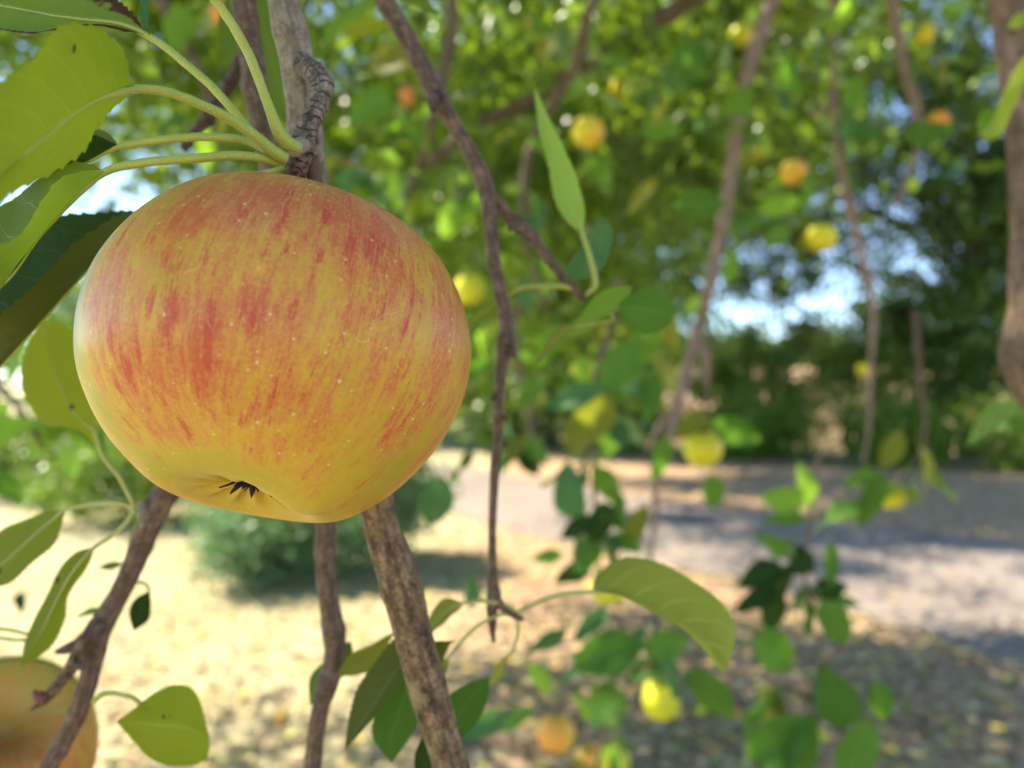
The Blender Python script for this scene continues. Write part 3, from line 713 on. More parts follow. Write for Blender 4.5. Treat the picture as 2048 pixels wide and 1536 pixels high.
# ---- gray branch that the big apple hangs from: runs down behind the apple and leaves the frame below
def branch_gray():
    o = ptube('branch', [(505, -330, .20, 62), (540, -140, .192, 60), (567, 0, .186, 61), (590, 100, .187, 68), (606, 200, .190, 69), (616, 300, .196, 66), (634, 380, .205, 56), (670, 560, .214, 60), (712, 800, .215, 66), (748, 990, .212, 66), (765, 1060, .211, 70), (792, 1140, .210, 79), (812, 1210, .210, 77), (835, 1300, .210, 76), (862, 1400, .210, 73), (890, 1490, .210, 70), (915, 1580, .211, 68), (960, 1800, .215, 60)],
              M['bark_gray'], n=420, sides=28, rough=.06, seed=2, bumps=[(.20, .12, .012, 1.), (.285, .10, .012, 2.), (.60, .22, .010, 4.0), (.615, .10, .008, 4.6), (.70, .12, .008, .5), (.71, .10, .012, 3.6), (.79, .10, .01, 3.), (.87, .12, .007, .8), (.925, .10, .006, 2.)])
    o.data.materials.append(M['bark_brown'])
    z = np.empty(len(o.data.polygons) * 3); o.data.polygons.foreach_get('center', z); z = z.reshape(-1, 3)[:, 2]
    o.data.polygons.foreach_set('material_index', (z < 1.48).astype(np.int32))
    sp = ptube('spur', [(588, 112, .1885, 20), (602, 124, .1855, 34), (622, 142, .179, 40), (642, 166, .1745, 40), (640, 200, .172, 37), (630, 226, .171, 36), (618, 252, .170, 40), (612, 280, .170, 46), (603, 308, .171, 46), (592, 336, .173, 46), (585, 356, .175, 40)],
               M['bark_spur'], o, n=180, sides=26, rough=.30, rings=.07, ringn=17, seed=5, bumps=[(.16, .18, .05, 1.), (.45, .14, .03, 4.), (.62, .2, .03, 2.5), (.8, .2, .04, 5.)])
    ptube('spur_tip', [(606, 290, .166, 34), (590, 297, .163, 29), (575, 305, .162, 23), (566, 312, .162, 14)], M['tomentum'], sp, sides=16, rough=.2, seed=3, n=26)
    for (x, y, d, w_) in ((588, 340, .164, 11), (606, 348, .165, 9)):
        ptube('scar_and_lit_patch', [(x, y, d, w_ * .3), (x + 1, y + 2, d - .0006, w_ * 1.6), (x + 2, y + 5, d - .0008, w_ * .4)], M['bark_scar'], sp, n=10, sides=10)  # leaf scars on the spur
    # young leaf stalk that rises out of the frame, with its leaf above
    loft_leaf(o, [(425, -10, .150), (330, -120, .150), (260, -330, .155), (300, -520, .160)], [(425, -10, .150), (400, -130, .146), (360, -330, .146), (300, -520, .160)], [(425, -10, .150), (470, -110, .150), (460, -330, .155), (300, -520, .160)], 'leaf_green', seed=1,
              stalk=[(597, 296, .163, 26), (574, 286, .160, 31), (556, 262, .157, 27), (540, 220, .155, 23), (522, 170, .154, 21), (497, 108, .153, 21), (466, 52, .152, 21), (438, 10, .151, 20), (425, -10, .150, 20)])
    # topmost leaf with an eaten brown edge
    loft_leaf(o, [(292, 70, .158), (262, 22, .163), (200, -25, .168), (110, -45, .170), (0, -50, .17), (-120, -10, .172)], [(292, 70, .158), (258, 52, .158), (200, 42, .159), (130, 36, .160), (50, 20, .162), (-120, -10, .172)], [(292, 70, .158), (256, 58, .152), (200, 52, .150), (130, 56, .148), (50, 62, .147), (-120, 40, .152)], 'leaf_brown', seed=2, amp=.02, bulge=.1, flip=True,
              stalk=[(566, 318, .161, 22), (540, 306, .160, 20), (516, 280, .159, 18), (488, 246, .158, 18), (452, 204, .157, 18), (416, 166, .157, 18), (376, 132, .157, 17), (336, 98, .1575, 16), (292, 70, .158, 15)])
    loft_leaf(o, [(300, 72, .157), (282, 40, .156), (280, 0, .155), (284, -60, .155)], [(300, 72, .157), (292, 36, .157), (290, 0, .157), (284, -60, .155)], [(300, 72, .157), (297, 40, .158), (298, 0, .158), (284, -60, .155)], 'leaf_blue', seed=4, n=60)
    # wide yellow-green blade close to the lens
    loft_leaf(o, [(272, 178, .142), (256, 146, .137), (250, 112, .132), (226, 76, .126), (178, 50, .120), (112, 56, .115), (40, 132, .110), (-60, 205, .106), (-170, 290, .105)], [(272, 178, .142), (238, 184, .137), (196, 198, .131), (140, 234, .124), (80, 282, .118), (20, 330, .112), (-60, 390, .108), (-170, 290, .105)], [(272, 178, .142), (258, 192, .140), (222, 222, .136), (186, 266, .131), (166, 304, .127), (108, 348, .121), (20, 392, .115), (-60, 440, .110), (-170, 290, .105)], 'leaf_yellow', seed=6, amp=.022, bulge=.05, teeth=18, flip=True,
              stalk=[(572, 318, .161, 26), (560, 312, .160, 28), (538, 296, .158, 27), (508, 270, .155, 24), (470, 244, .152, 22), (430, 222, .149, 21), (380, 200, .146, 20), (326, 182, .144, 20), (272, 178, .142, 18), (236, 185, .1365, 16)])
    # folded dark leaf behind it
    loft_leaf(o, [(240, 292, .168), (210, 262, .176), (160, 250, .182), (80, 250, .186), (0, 300, .186)], [(240, 292, .168), (212, 304, .169), (175, 324, .170), (120, 344, .171), (0, 370, .172)], [(240, 292, .168), (214, 278, .165), (180, 270, .163), (120, 290, .162), (0, 330, .164)], 'leaf_dark', seed=7,
              stalk=[(556, 318, .163, 16), (530, 300, .164, 16), (500, 284, .165, 17), (460, 276, .165, 18), (400, 274, .166, 18), (340, 278, .167, 18), (290, 284, .168, 17), (240, 292, .168, 15)])
    # long leaf folded so that its pale underside shows along the lower edge
    loft_leaf(o, [(214, 342, .157), (168, 326, .166), (110, 336, .172), (40, 380, .176), (-60, 460, .178), (-220, 660, .172)], [(214, 342, .157), (160, 386, .156), (103, 446, .155), (38, 524, .154), (-30, 600, .154), (-220, 660, .172)], [(214, 342, .157), (176, 342, .152), (122, 362, .149), (82, 408, .147), (34, 472, .146), (-50, 520, .148), (-220, 660, .172)], 'leaf_fresh', seed=8, bulge=.03, amp=.012, flip=True,
              stalk=[(562, 322, .162, 20), (545, 322, .161, 21), (510, 314, .159, 21), (460, 311, .158, 20), (400, 316, .157, 20), (330, 321, .157, 19), (270, 328, .157, 19), (214, 342, .157, 17), (170, 376, .156, 13)])
    # dark leaf that lies against the apple's shoulder, veined
    loft_leaf(o, [(290, 424, .196), (250, 424, .204), (190, 428, .208), (112, 436, .210), (50, 480, .210), (-40, 560, .205), (-200, 800, .198)], [(290, 424, .196), (226, 488, .192), (168, 548, .188), (104, 618, .185), (40, 690, .183), (-60, 780, .184), (-200, 800, .198)], [(290, 424, .196), (240, 430, .187), (196, 452, .182), (150, 480, .179), (108, 532, .177), (60, 580, .176), (-40, 660, .180), (-200, 800, .198)], 'leaf_dark', seed=9, amp=.022, bulge=.04, flip=True,
              stalk=[(575, 335, .172, 14), (550, 342, .174, 15), (500, 356, .185, 14), (400, 390, .196, 13), (290, 424, .196, 12)])
    # lower leaves hanging from this branch in front of the dry ground
    loft_leaf(o, [(868, 1262, .232), (800, 1268, .236), (745, 1330, .238), (706, 1400, .238), (688, 1500, .238)], [(868, 1262, .232), (830, 1300, .232), (790, 1345, .232), (740, 1420, .232), (688, 1500, .238)], [(868, 1262, .232), (835, 1320, .228), (790, 1380, .227), (735, 1450, .228), (688, 1500, .238)], 'leaf_dark', seed=10)
    blade(o, [(790, 1330, .236), (752, 1420, .238), (745, 1475, .238)], [(860, 1370, .240), (835, 1450, .240), (810, 1490, .240)], (840, 1275, .236), (784, 1526, .238), 'leaf_green', seed=11, flip=True)
    blade(o, [(900, 1290, .24), (880, 1330, .24)], [(850, 1290, .24), (845, 1340, .24)], (912, 1280, .24), (846, 1380, .24), 'leaf_dark', seed=12, flip=True)
    blade(o, [(930, 1370, .236), (890, 1400, .236), (872, 1450, .236)], [(975, 1400, .236), (950, 1450, .236), (915, 1482, .236)], (978, 1354, .236), (892, 1500, .236), 'leaf_green', seed=13, flip=True)
    blade(o, [(852, 1460, .23), (828, 1520, .23)], [(880, 1480, .23), (872, 1540, .23)], (868, 1430, .23), (846, 1590, .23), 'leaf_dark', seed=14, flip=True)
    return tag(o, 'thick gray branch with a ringed spur carrying the big apple and its leaf cluster', 'branch')
branch_gray()

# ---- darker branch behind it, hidden by the apple, seen again left of center at the bottom
def branch_behind():
    o = ptube('branch', [(455, -300, .26, 48), (475, -120, .25, 48), (488, 0, .245, 49), (500, 100, .243, 49), (514, 190, .243, 48), (528, 270, .244, 46), (545, 360, .248, 44), (590, 600, .262, 44), (630, 850, .272, 42), (650, 1030, .276, 41), (650, 1120, .276, 39), (658, 1200, .276, 40), (668, 1270, .276, 44), (670, 1318, .276, 42), (648, 1385, .276, 37), (634, 1450, .276, 35), (626, 1530, .276, 34), (618, 1620, .277, 32), (600, 1800, .28, 30)],
              M['bark_twig'], n=320, sides=20, rough=.09, seed=7, bumps=[(.235, .2, .008, 1.), (.275, .25, .010, 4.2), (.66, .08, .005, 1.), (.735, .22, .008, 5.8), (.79, .28, .010, 5.8), (.86, .14, .006, 3.)])
    ptube('side_twig', [(486, 110, .25, 26), (466, 150, .252, 24), (448, 186, .254, 24), (426, 218, .255, 26), (410, 244, .256, 25), (388, 268, .257, 20), (366, 300, .258, 15)], M['bark_dark'], o, n=70, rough=.3, seed=3, bumps=[(.3, .3, .04, 1.), (.62, .4, .05, 3.)])
    blade(o, [(640, 1330, .285), (618, 1360, .285)], [(650, 1370, .288), (630, 1400, .288)], (655, 1330, .28), (620, 1412, .286), 'leaf_green', seed=21)
    loft_leaf(o, [(672, 1352, .272), (700, 1310, .270), (740, 1290, .268), (790, 1262, .266)], [(672, 1352, .272), (710, 1330, .268), (750, 1308, .266), (790, 1262, .266)], [(672, 1352, .272), (715, 1350, .264), (755, 1330, .262), (790, 1262, .266)], 'leaf_olive', seed=22)
    blade(o, [(690, 1290, .285), (680, 1320, .285)], [(705, 1310, .285), (690, 1350, .285)], (702, 1282, .285), (672, 1360, .285), 'leaf_green', seed=23)
    leafy(o, [P(470, -160, .25), P(455, -300, .26)], 6, .055, ['leaf_green', 'leaf_mid'], seed=4)
    return tag(o, 'dark upright branch behind the gray one, seen again below the apple', 'branch')
branch_behind()

# ---- long thin twig down the middle
def twig_center():
    c = [(690, -220, .265, 42), (735, -90, .27, 41), (764, -10, .272, 40), (800, 52, .273, 38), (836, 116, .274, 36), (868, 176, .275, 42), (886, 212, .275, 38), (912, 256, .276, 31), (945, 310, .277, 30), (970, 372, .278, 36), (981, 440, .279, 29), (986, 510, .280, 27), (1000, 580, .281, 27), (1012, 650, .281, 29), (1008, 705, .282, 30), (1001, 750, .282, 25), (998, 800, .283, 23), (996, 870, .284, 21), (989, 950, .285, 19), (985, 1040, .286, 16), (985, 1120, .287, 17), (986, 1165, .287, 22), (988, 1195, .287, 30), (984, 1225, .288, 22), (985, 1260, .288, 14), (988, 1285, .288, 8)]
    o = ptube('twig', c, M['bark_twig'], n=340, sides=18, rough=.07, seed=11, bumps=[(.285, .3, .008, 3.), (.36, .1, .004, 2.), (.44, .25, .006, 1.), (.60, .3, .007, .3), (.655, .15, .004, 2.), (.70, .15, .004, 4.), (.74, .16, .004, 1.)])
    for q in ([(872, 186, .268, 20), (868, 206, .266, 24), (866, 224, .266, 14)], [(878, 176, .268, 12), (884, 188, .266, 14), (890, 194, .266, 6)], [(1012, 690, .278, 14), (1024, 704, .277, 16), (1030, 716, .277, 6)], [(992, 790, .28, 10), (986, 796, .279, 10), (984, 804, .279, 4)], [(1000, 830, .281, 9), (1010, 836, .28, 9), (1013, 844, .28, 4)]):
        ptube('bud', q, M['bark_dark'], o, n=14, sides=10, rough=.2)
    ptube('twig_fork', [(984, 1180, .286, 18), (1000, 1206, .285, 17), (1018, 1224, .284, 15), (1036, 1234, .284, 14), (1046, 1240, .284, 7)], M['bark_twig'], o, n=24, rough=.15)
    f = ptube('side_twig', [(972, 384, .279, 28), (996, 404, .281, 25), (1018, 432, .283, 24), (1038, 450, .284, 28), (1060, 468, .285, 26), (1082, 496, .286, 23), (1104, 528, .287, 20), (1128, 556, .288, 18), (1150, 580, .289, 17), (1166, 602, .290, 10)], M['bark_twig'], o, n=110, sides=14, rough=.12, seed=4, bumps=[(.33, .3, .02, 1.), (.42, .25, .02, 3.), (.7, .15, .015, 1.)])
    ptube('bud', [(1028, 442, .279, 12), (1022, 454, .278, 13), (1020, 462, .278, 5)], M['bark_dark'], o, n=12, sides=10)
    # slender upright leaf
    loft_leaf(o, [(1166, 470, .290), (1130, 440, .287), (1108, 396, .286), (1094, 320, .286), (1076, 250, .287), (1067, 168, .290)], [(1166, 470, .290), (1152, 420, .290), (1128, 350, .290), (1104, 280, .290), (1084, 226, .290), (1067, 168, .290)], [(1166, 470, .290), (1168, 410, .294), (1152, 350, .296), (1122, 280, .295), (1092, 220, .293), (1067, 168, .290)], 'leaf_lime', seed=31, amp=.012, flip=True, teeth=16,
              stalk=[(1172, 590, .289, 11), (1190, 572, .289, 13), (1188, 545, .289, 14), (1178, 508, .290, 12), (1166, 470, .290, 11)])
    blade(o, [(1190, 448, .31), (1174, 500, .312), (1160, 530, .312)], [(1226, 460, .31), (1214, 520, .312), (1186, 552, .312)], (1206, 432, .308), (1150, 560, .312), 'leaf_blue', seed=32, flip=True)
    blade(o, [(1160, 500, .32), (1130, 540, .32)], [(1176, 540, .32), (1150, 556, .32)], (1184, 502, .32), (1118, 556, .32), 'leaf_blue', seed=33, flip=True)
    # yellowish leaf on a bowed stalk at the left
    loft_leaf(o, [(1042, 576, .292), (1010, 572, .298), (972, 604, .302), (926, 650, .304)], [(1042, 576, .292), (1012, 594, .292), (974, 622, .294), (926, 650, .304)], [(1042, 576, .292), (1020, 606, .288), (984, 640, .290), (926, 650, .304)], 'leaf_fresh', seed=34,
              stalk=[(1146, 576, .288, 13), (1120, 572, .288, 13), (1090, 571, .289, 12), (1062, 573, .290, 11), (1042, 576, .292, 10)])
    loft_leaf(o, [(1266, 572, .283), (1230, 574, .286), (1190, 592, .288), (1156, 640, .288)], [(1266, 572, .283), (1236, 594, .283), (1200, 618, .284), (1156, 640, .288)], [(1266, 572, .283), (1250, 606, .278), (1214, 632, .279), (1156, 640, .288)], 'leaf_lime', seed=35, flip=True)
    blade(o, [(1262, 588, .27), (1300, 570, .268), (1340, 594, .268)], [(1244, 640, .272), (1290, 668, .272), (1336, 652, .27)], (1238, 606, .274), (1352, 622, .268), 'leaf_green', seed=36, fold=.1)
    loft_leaf(o, [(1166, 650, .292), (1128, 650, .296), (1092, 684, .297), (1070, 732, .297)], [(1166, 650, .292), (1130, 660, .293), (1098, 692, .294), (1070, 732, .297)], [(1166, 650, .292), (1134, 668, .290), (1104, 702, .291), (1070, 732, .297)], 'leaf_olive', seed=37, n=70,
              stalk=[(1196, 596, .29, 8), (1226, 636, .292, 8), (1206, 644, .292, 8), (1166, 650, .292, 7)])
    # big arched leaf lower right and the leaves hanging from the fork
    loft_leaf(o, [(1184, 1184, .262), (1196, 1148, .268), (1250, 1114, .276), (1330, 1130, .280), (1410, 1176, .280), (1462, 1232, .276), (1470, 1290, .270), (1452, 1344, .264)], [(1184, 1184, .262), (1240, 1190, .262), (1300, 1214, .262), (1350, 1242, .262), (1398, 1278, .262), (1428, 1318, .262), (1444, 1336, .263), (1452, 1344, .264)], [(1184, 1184, .262), (1236, 1187, .254), (1296, 1218, .250), (1346, 1250, .248), (1392, 1284, .248), (1422, 1316, .252), (1440, 1338, .258), (1452, 1344, .264)], 'leaf_arch', seed=38, amp=.010, bulge=.10, flip=True,
              stalk=[(1036, 1226, .283, 11), (1062, 1212, .280, 10), (1096, 1196, .275, 10), (1140, 1187, .268, 10), (1184, 1184, .262, 9)], smat='stalk_pale')
    loft_leaf(o, [(930, 1206, .282), (890, 1196, .284), (862, 1226, .286), (846, 1276, .286)], [(930, 1206, .282), (896, 1220, .282), (870, 1244, .283), (846, 1276, .286)], [(930, 1206, .282), (908, 1228, .278), (880, 1254, .280), (846, 1276, .286)], 'leaf_olive', seed=39,
              stalk=[(1040, 1228, .284, 9), (1010, 1210, .284, 9), (970, 1202, .283, 9), (930, 1206, .282, 8)], smat='stalk_pale')
    loft_leaf(o, [(900, 1310, .285), (872, 1330, .285), (850, 1380, .285)], [(900, 1310, .285), (880, 1340, .287), (850, 1380, .285)], [(900, 1310, .285), (890, 1348, .289), (850, 1380, .285)], 'leaf_olive', seed=40, n=60,
              stalk=[(1038, 1232, .284, 8), (1000, 1230, .284, 8), (950, 1256, .284, 8), (900, 1310, .285, 7)], smat='stalk_pale')
    blade(o, [(1000, 1320, .285), (985, 1345, .286)], [(1012, 1330, .285), (1000, 1360, .286)], (1024, 1300, .285), (978, 1372, .286), 'leaf_olive', seed=41, n=60, stalk=[(1034, 1238, .284, 8), (1036, 1262, .284, 8), (1030, 1290, .285, 7), (1022, 1304, .285, 6)], smat='stalk_pale')
    return tag(o, 'long thin hanging twig right of the big apple with a slender upright lime leaf', 'twig')
twig_center()

# ---- left lower branch with the second apple's spur
def branch_left():
    o = ptube('branch', [(520, 640, .262, 48), (430, 810, .262, 48), (352, 950, .262, 48), (318, 1010, .262, 50), (294, 1060, .262, 46), (268, 1126, .262, 40), (240, 1186, .262, 39), (212, 1236, .262, 42), (194, 1290, .262, 36), (180, 1350, .262, 36), (162, 1410, .262, 35), (130, 1478, .262, 34), (92, 1545, .262, 34), (50, 1640, .264, 32)],
              M['bark_twig'], n=300, sides=20, rough=.08, seed=15, bumps=[(.46, .16, .012, 3.5), (.60, .12, .008, 1.), (.665, .26, .014, 3.), (.78, .18, .007, .8), (.86, .22, .008, 3.)])
    ptube('side_twig', [(204, 1240, .258, 34), (186, 1268, .256, 36), (160, 1286, .254, 26), (132, 1298, .253, 18), (112, 1304, .253, 8)], M['bark_dark'], o, n=40, rough=.28, seed=2)
    s = ptube('fruit_spur', [(178, 1272, .255, 30), (160, 1302, .252, 28), (142, 1334, .250, 26), (122, 1362, .248, 24), (104, 1386, .247, 24), (84, 1404, .247, 16), (62, 1420, .247, 5)], M['bark_brown'], o, n=60, rough=.22, seed=9)
    ptube('bud', [(92, 1398, .244, 20), (78, 1392, .243, 22), (66, 1382, .243, 5)], M['bud'], s, n=16, sides=12, rough=.2)
    ptube('bud', [(150, 1324, .248, 16), (162, 1332, .247, 16), (172, 1336, .247, 6)], M['bark_dark'], s, n=12, sides=10, rough=.2)
    ptube('scar_and_lit_patch', [(288, 1000, .2585, 14), (292, 1022, .2575, 26), (288, 1050, .258, 20), (284, 1064, .2595, 6)], M['bark_gray'], o, n=24, sides=14, rough=.1)  # paler gray piece imitating the lit stretch of bark on this branch
    # leaf behind the apple, rising
    blade(o, [(160, 860, .252), (90, 850, .256), (50, 790, .258), (44, 720, .258)], [(198, 880, .254), (196, 780, .258), (170, 700, .26), (130, 650, .26)], (206, 912, .25), (84, 640, .262), 'leaf_yellow', seed=51, fold=.1, flip=True,
          stalk=[(270, 1014, .26, 11), (258, 990, .257, 10), (236, 950, .253, 9), (206, 912, .25, 9), (188, 860, .254, 7)], smat='stalk_pale')
    loft_leaf(o, [(132, 1018, .262), (90, 1022, .268), (44, 1042, .27), (0, 1062, .27), (-80, 1130, .27)], [(132, 1018, .262), (96, 1048, .26), (50, 1086, .259), (0, 1130, .259), (-80, 1130, .27)], [(132, 1018, .262), (112, 1082, .254), (66, 1124, .252), (0, 1172, .252), (-80, 1130, .27)], 'leaf_yellow', seed=52, flip=True,
              stalk=[(270, 1016, .26, 10), (236, 1006, .26, 10), (200, 1006, .261, 10), (164, 1012, .262, 9), (132, 1018, .262, 8)], smat='stalk_pale')
    loft_leaf(o, [(190, 1094, .256), (150, 1104, .257), (112, 1150, .256), (88, 1206, .254), (56, 1266, .252), (40, 1336, .250)], [(190, 1094, .256), (164, 1120, .25), (128, 1170, .248), (100, 1230, .246), (70, 1286, .246), (40, 1336, .250)], [(190, 1094, .256), (176, 1132, .252), (138, 1190, .251), (130, 1240, .249), (100, 1296, .248), (40, 1336, .250)], 'leaf_yellow', seed=53, amp=.014,
              stalk=[(272, 1018, .26, 10), (254, 1044, .259, 10), (224, 1072, .258, 9), (190, 1094, .256, 9)], smat='stalk_pale')
    blade(o, [(300, 1392, .24), (346, 1370, .24), (392, 1386, .242)], [(262, 1476, .242), (306, 1520, .244), (360, 1534, .245), (412, 1520, .246)], (234, 1444, .24), (418, 1470, .246), 'leaf_yellow', seed=54, fold=.08, teeth=20)
    ptube('leaf_stalk', [(186, 1404, .258, 10), (206, 1388, .255, 10), (240, 1388, .25, 9), (272, 1400, .244, 9), (300, 1428, .241, 7)], M['stalk'], o, n=30)
    blade(o, [(268, 1200, .30), (258, 1230, .30)], [(302, 1210, .30), (298, 1240, .30)], (300, 1180, .30), (268, 1262, .30), 'leaf_dark', seed=55, n=60, flip=True)
    ptube('leaf_stalk', [(236, 1186, .265, 7), (262, 1168, .28, 7), (288, 1166, .295, 6), (300, 1182, .30, 5)], M['stalk'], o, n=20)
    loft_leaf(o, [(214, 1216, .30), (180, 1216, .303), (150, 1236, .305)], [(214, 1216, .30), (182, 1222, .30), (150, 1236, .305)], [(214, 1216, .30), (184, 1228, .298), (150, 1236, .305)], 'leaf_green', seed=56, n=50)
    loft_leaf(o, [(250, 1126, .32), (220, 1124, .323), (196, 1136, .325)], [(250, 1126, .32), (222, 1132, .32), (196, 1136, .325)], [(250, 1126, .32), (222, 1140, .318), (196, 1136, .325)], 'leaf_green', seed=57, n=50)
    loft_leaf(o, [(255, 1096, .30), (262, 1060, .303), (276, 1024, .305)], [(255, 1096, .30), (270, 1066, .30), (276, 1024, .305)], [(255, 1096, .30), (282, 1070, .298), (276, 1024, .305)], 'leaf_fresh', seed=58, n=50)
    ptube('leaf_stalk', [(-30, 1256, .27, 7), (0, 1258, .27, 7), (30, 1262, .268, 7), (56, 1268, .262, 6)], M['stalk'], o, n=20)
    ptube('leaf_stalk', [(-30, 1274, .27, 7), (0, 1276, .27, 7), (30, 1280, .268, 7), (50, 1280, .262, 6)], M['stalk'], o, n=20)
    return tag(o, 'dark slanting branch at lower left with yellow green leaves and a red bud', 'branch')
branch_left()
apple(-14, 1526, 382, 'apple_second', 'second large apple, cropped in the bottom left corner under a slanting branch', d=.349, tilt=(.55, .42), seed=1, stem=False, group='apples hanging close to the camera', cal=False)

# ---- thick limb at the right edge
def limb_right():
    o = tube('limb', up_into_crown(wpts([(1960, -300, .42, 92), (2010, -120, .42, 92), (2036, 0, .42, 92), (2052, 120, .42, 92), (2064, 250, .42, 94), (2074, 400, .42, 92), (2072, 530, .42, 90), (2062, 630, .42, 84), (2048, 700, .42, 88), (2068, 765, .42, 84), (2120, 840, .42, 80), (2190, 1000, .425, 78), (2260, 1250, .43, 62), (2320, 1450, .43, 40), (2340, 1600, .43, 14)])), M['bark_limb'], n=300, sides=24, rough=.13, seed=21, bumps=[(.60, .1, .015, 3.), (.66, .1, .015, 3.)])
    loft_leaf(o, [(2062, 96, .385), (2034, 130, .388), (2004, 190, .39), (1986, 236, .39), (1952, 270, .39)], [(2062, 96, .385), (2040, 150, .382), (2012, 210, .38), (1990, 250, .384), (1952, 270, .39)], [(2062, 96, .385), (2050, 160, .376), (2024, 224, .374), (1996, 276, .38), (1952, 270, .39)], 'leaf_fresh', seed=61, n=80)
    blade(o, [(1996, 218, .39), (1966, 222, .39)], [(1992, 272, .39), (1970, 284, .39)], (2006, 230, .39), (1952, 250, .39), 'leaf_lime', seed=62, n=60, flip=True)
    loft_leaf(o, [(2060, 20, .38), (2030, 30, .383), (2014, 56, .385)], [(2060, 20, .38), (2036, 42, .38), (2014, 56, .385)], [(2060, 20, .38), (2044, 54, .377), (2014, 56, .385)], 'leaf_fresh', seed=63, n=50)
    blade(o, [(2000, 800, .62), (1958, 830, .62)], [(2004, 850, .62), (1962, 876, .62)], (2056, 806, .61), (1934, 892, .63), 'leaf_green', seed=64, n=60)
    blade(o, [(2030, 700, .55), (2020, 740, .55)], [(2056, 710, .55), (2050, 760, .55)], (2060, 690, .55), (2022, 762, .55), 'leaf_green', seed=65, n=60)
    return tag(o, 'thick reddish brown limb at the right edge with a crook and a drooping leaf', 'branch')
limb_right()

# ------------------------------------------------------------------ hanging branches farther back, each with its own leaves
def hang(label, pts, mats, count, size=.062, seed=1, bark='bark_twig', spots=(), t0=0., t1=1., spread=.04, name='branch', cat='branch', twigs=()):
    o = tube(name, up_into_crown(wpts(pts)) if pts[0][1] < 0 else wpts(pts), M[bark], n=90, sides=10, rough=.12, seed=seed)
    for tw in twigs: ptube('side_twig', tw, M[bark], o, n=24, sides=8, rough=.12, seed=seed + 1)
    leafy(o, [P(x, y, d) for x, y, d, _ in pts], count, size, mats, t0, t1, spread, seed)
    for s in spots: spot_leaf(o, *s)
    return tag(o, label, cat, 'leafy branches of the apple tree behind the big apple')
MIX = ['leaf_mid', 'leaf_mid', 'leaf_green', 'leaf_olive', 'leaf_lime', 'leaf_blue', 'leaf_fresh']
DK = ['leaf_dark', 'leaf_green', 'leaf_green', 'leaf_blue']

hang('gray brown branch slanting from the top edge down to the far verge', [(1600, -160, 1.55, 30), (1545, 0, 1.55, 30), (1505, 110, 1.55, 28), (1474, 240, 1.55, 26), (1462, 350, 1.55, 24), (1440, 470, 1.55, 24), (1415, 590, 1.55, 24), (1385, 700, 1.55, 24), (1352, 820, 1.55, 22), (1318, 930, 1.55, 18), (1308, 1040, 1.55, 14), (1300, 1120, 1.55, 10)], MIX, 34, seed=41, bark='bark_pink', t0=0., t1=.62, spread=.14,
     spots=[(1575, 150, 1.35, 90, 95, 'leaf_green'), (1480, 200, 1.4, 80, 40, 'leaf_mid'), (1400, 410, 1.3, 100, 5, 'leaf_green'), (1520, 440, 1.3, 110, 20, 'leaf_green'), (1460, 530, 1.2, 70, 80, 'leaf_lime'), (1560, 470, 1.2, 70, 30, 'leaf_mid'), (1330, 250, 1.3, 100, 30, 'leaf_mid'), (1380, 120, 1.5, 110, 60, 'leaf_green')],
     twigs=[[(1396, 690, 1.54, 22), (1412, 720, 1.53, 16), (1410, 770, 1.52, 12)], [(1354, 815, 1.55, 16), (1320, 850, 1.55, 12), (1296, 900, 1.55, 8)]])
hang('pinkish twig hanging at upper right between yellow apples', [(1770, -150, 1.9, 26), (1782, 0, 1.9, 24), (1794, 60, 1.9, 22), (1806, 130, 1.9, 20), (1828, 200, 1.9, 18), (1836, 260, 1.9, 14), (1826, 330, 1.9, 10), (1790, 410, 1.9, 8)], MIX, 22, seed=42, bark='bark_pink', t1=.8, spread=.16,
     spots=[(1705, 190, 1.4, 80, 70, 'leaf_lime'), (1690, 245, 1.4, 60, 100, 'leaf_blue'), (1565, 190, 1.4, 70, 90, 'leaf_blue'), (1870, 260, 1.5, 110, 20, 'leaf_mid'), (1680, 30, 1.6, 80, 60, 'leaf_lime'), (1915, 115, 1.8, 50, 160, 'leaf_lime'), (1880, 140, 1.8, 60, 100, 'leaf_olive'), (1930, 330, 1.7, 80, 0, 'leaf_green')])
hang('pale bare twig hanging in front of the blue gaps at right', [(1668, -60, 2.0, 14), (1668, 60, 2.0, 14), (1666, 180, 2.0, 13), (1672, 260, 2.0, 14), (1680, 330, 2.0, 15), (1700, 420, 2.0, 17), (1722, 500, 2.0, 17), (1736, 570, 2.0, 15), (1748, 640, 2.0, 13), (1742, 720, 2.0, 10), (1738, 840, 2.0, 8), (1726, 930, 2.0, 5)], MIX, 14, seed=43, bark='bark_pink', t1=.3, spread=.1, name='twig', cat='twig',
     spots=[(1560, 360, 1.9, 60, 30, 'leaf_lime'), (1620, 370, 1.8, 70, 80, 'leaf_lime'), (1560, 410, 1.6, 80, 10, 'leaf_lime'), (1640, 480, 1.6, 90, 20, 'leaf_olive'), (1500, 320, 1.7, 70, 200, 'leaf_olive'), (1740, 260, 1.8, 90, 10, 'leaf_green')],
     twigs=[[(1668, 190, 1.99, 14), (1650, 212, 1.98, 14), (1624, 230, 1.97, 12)]])
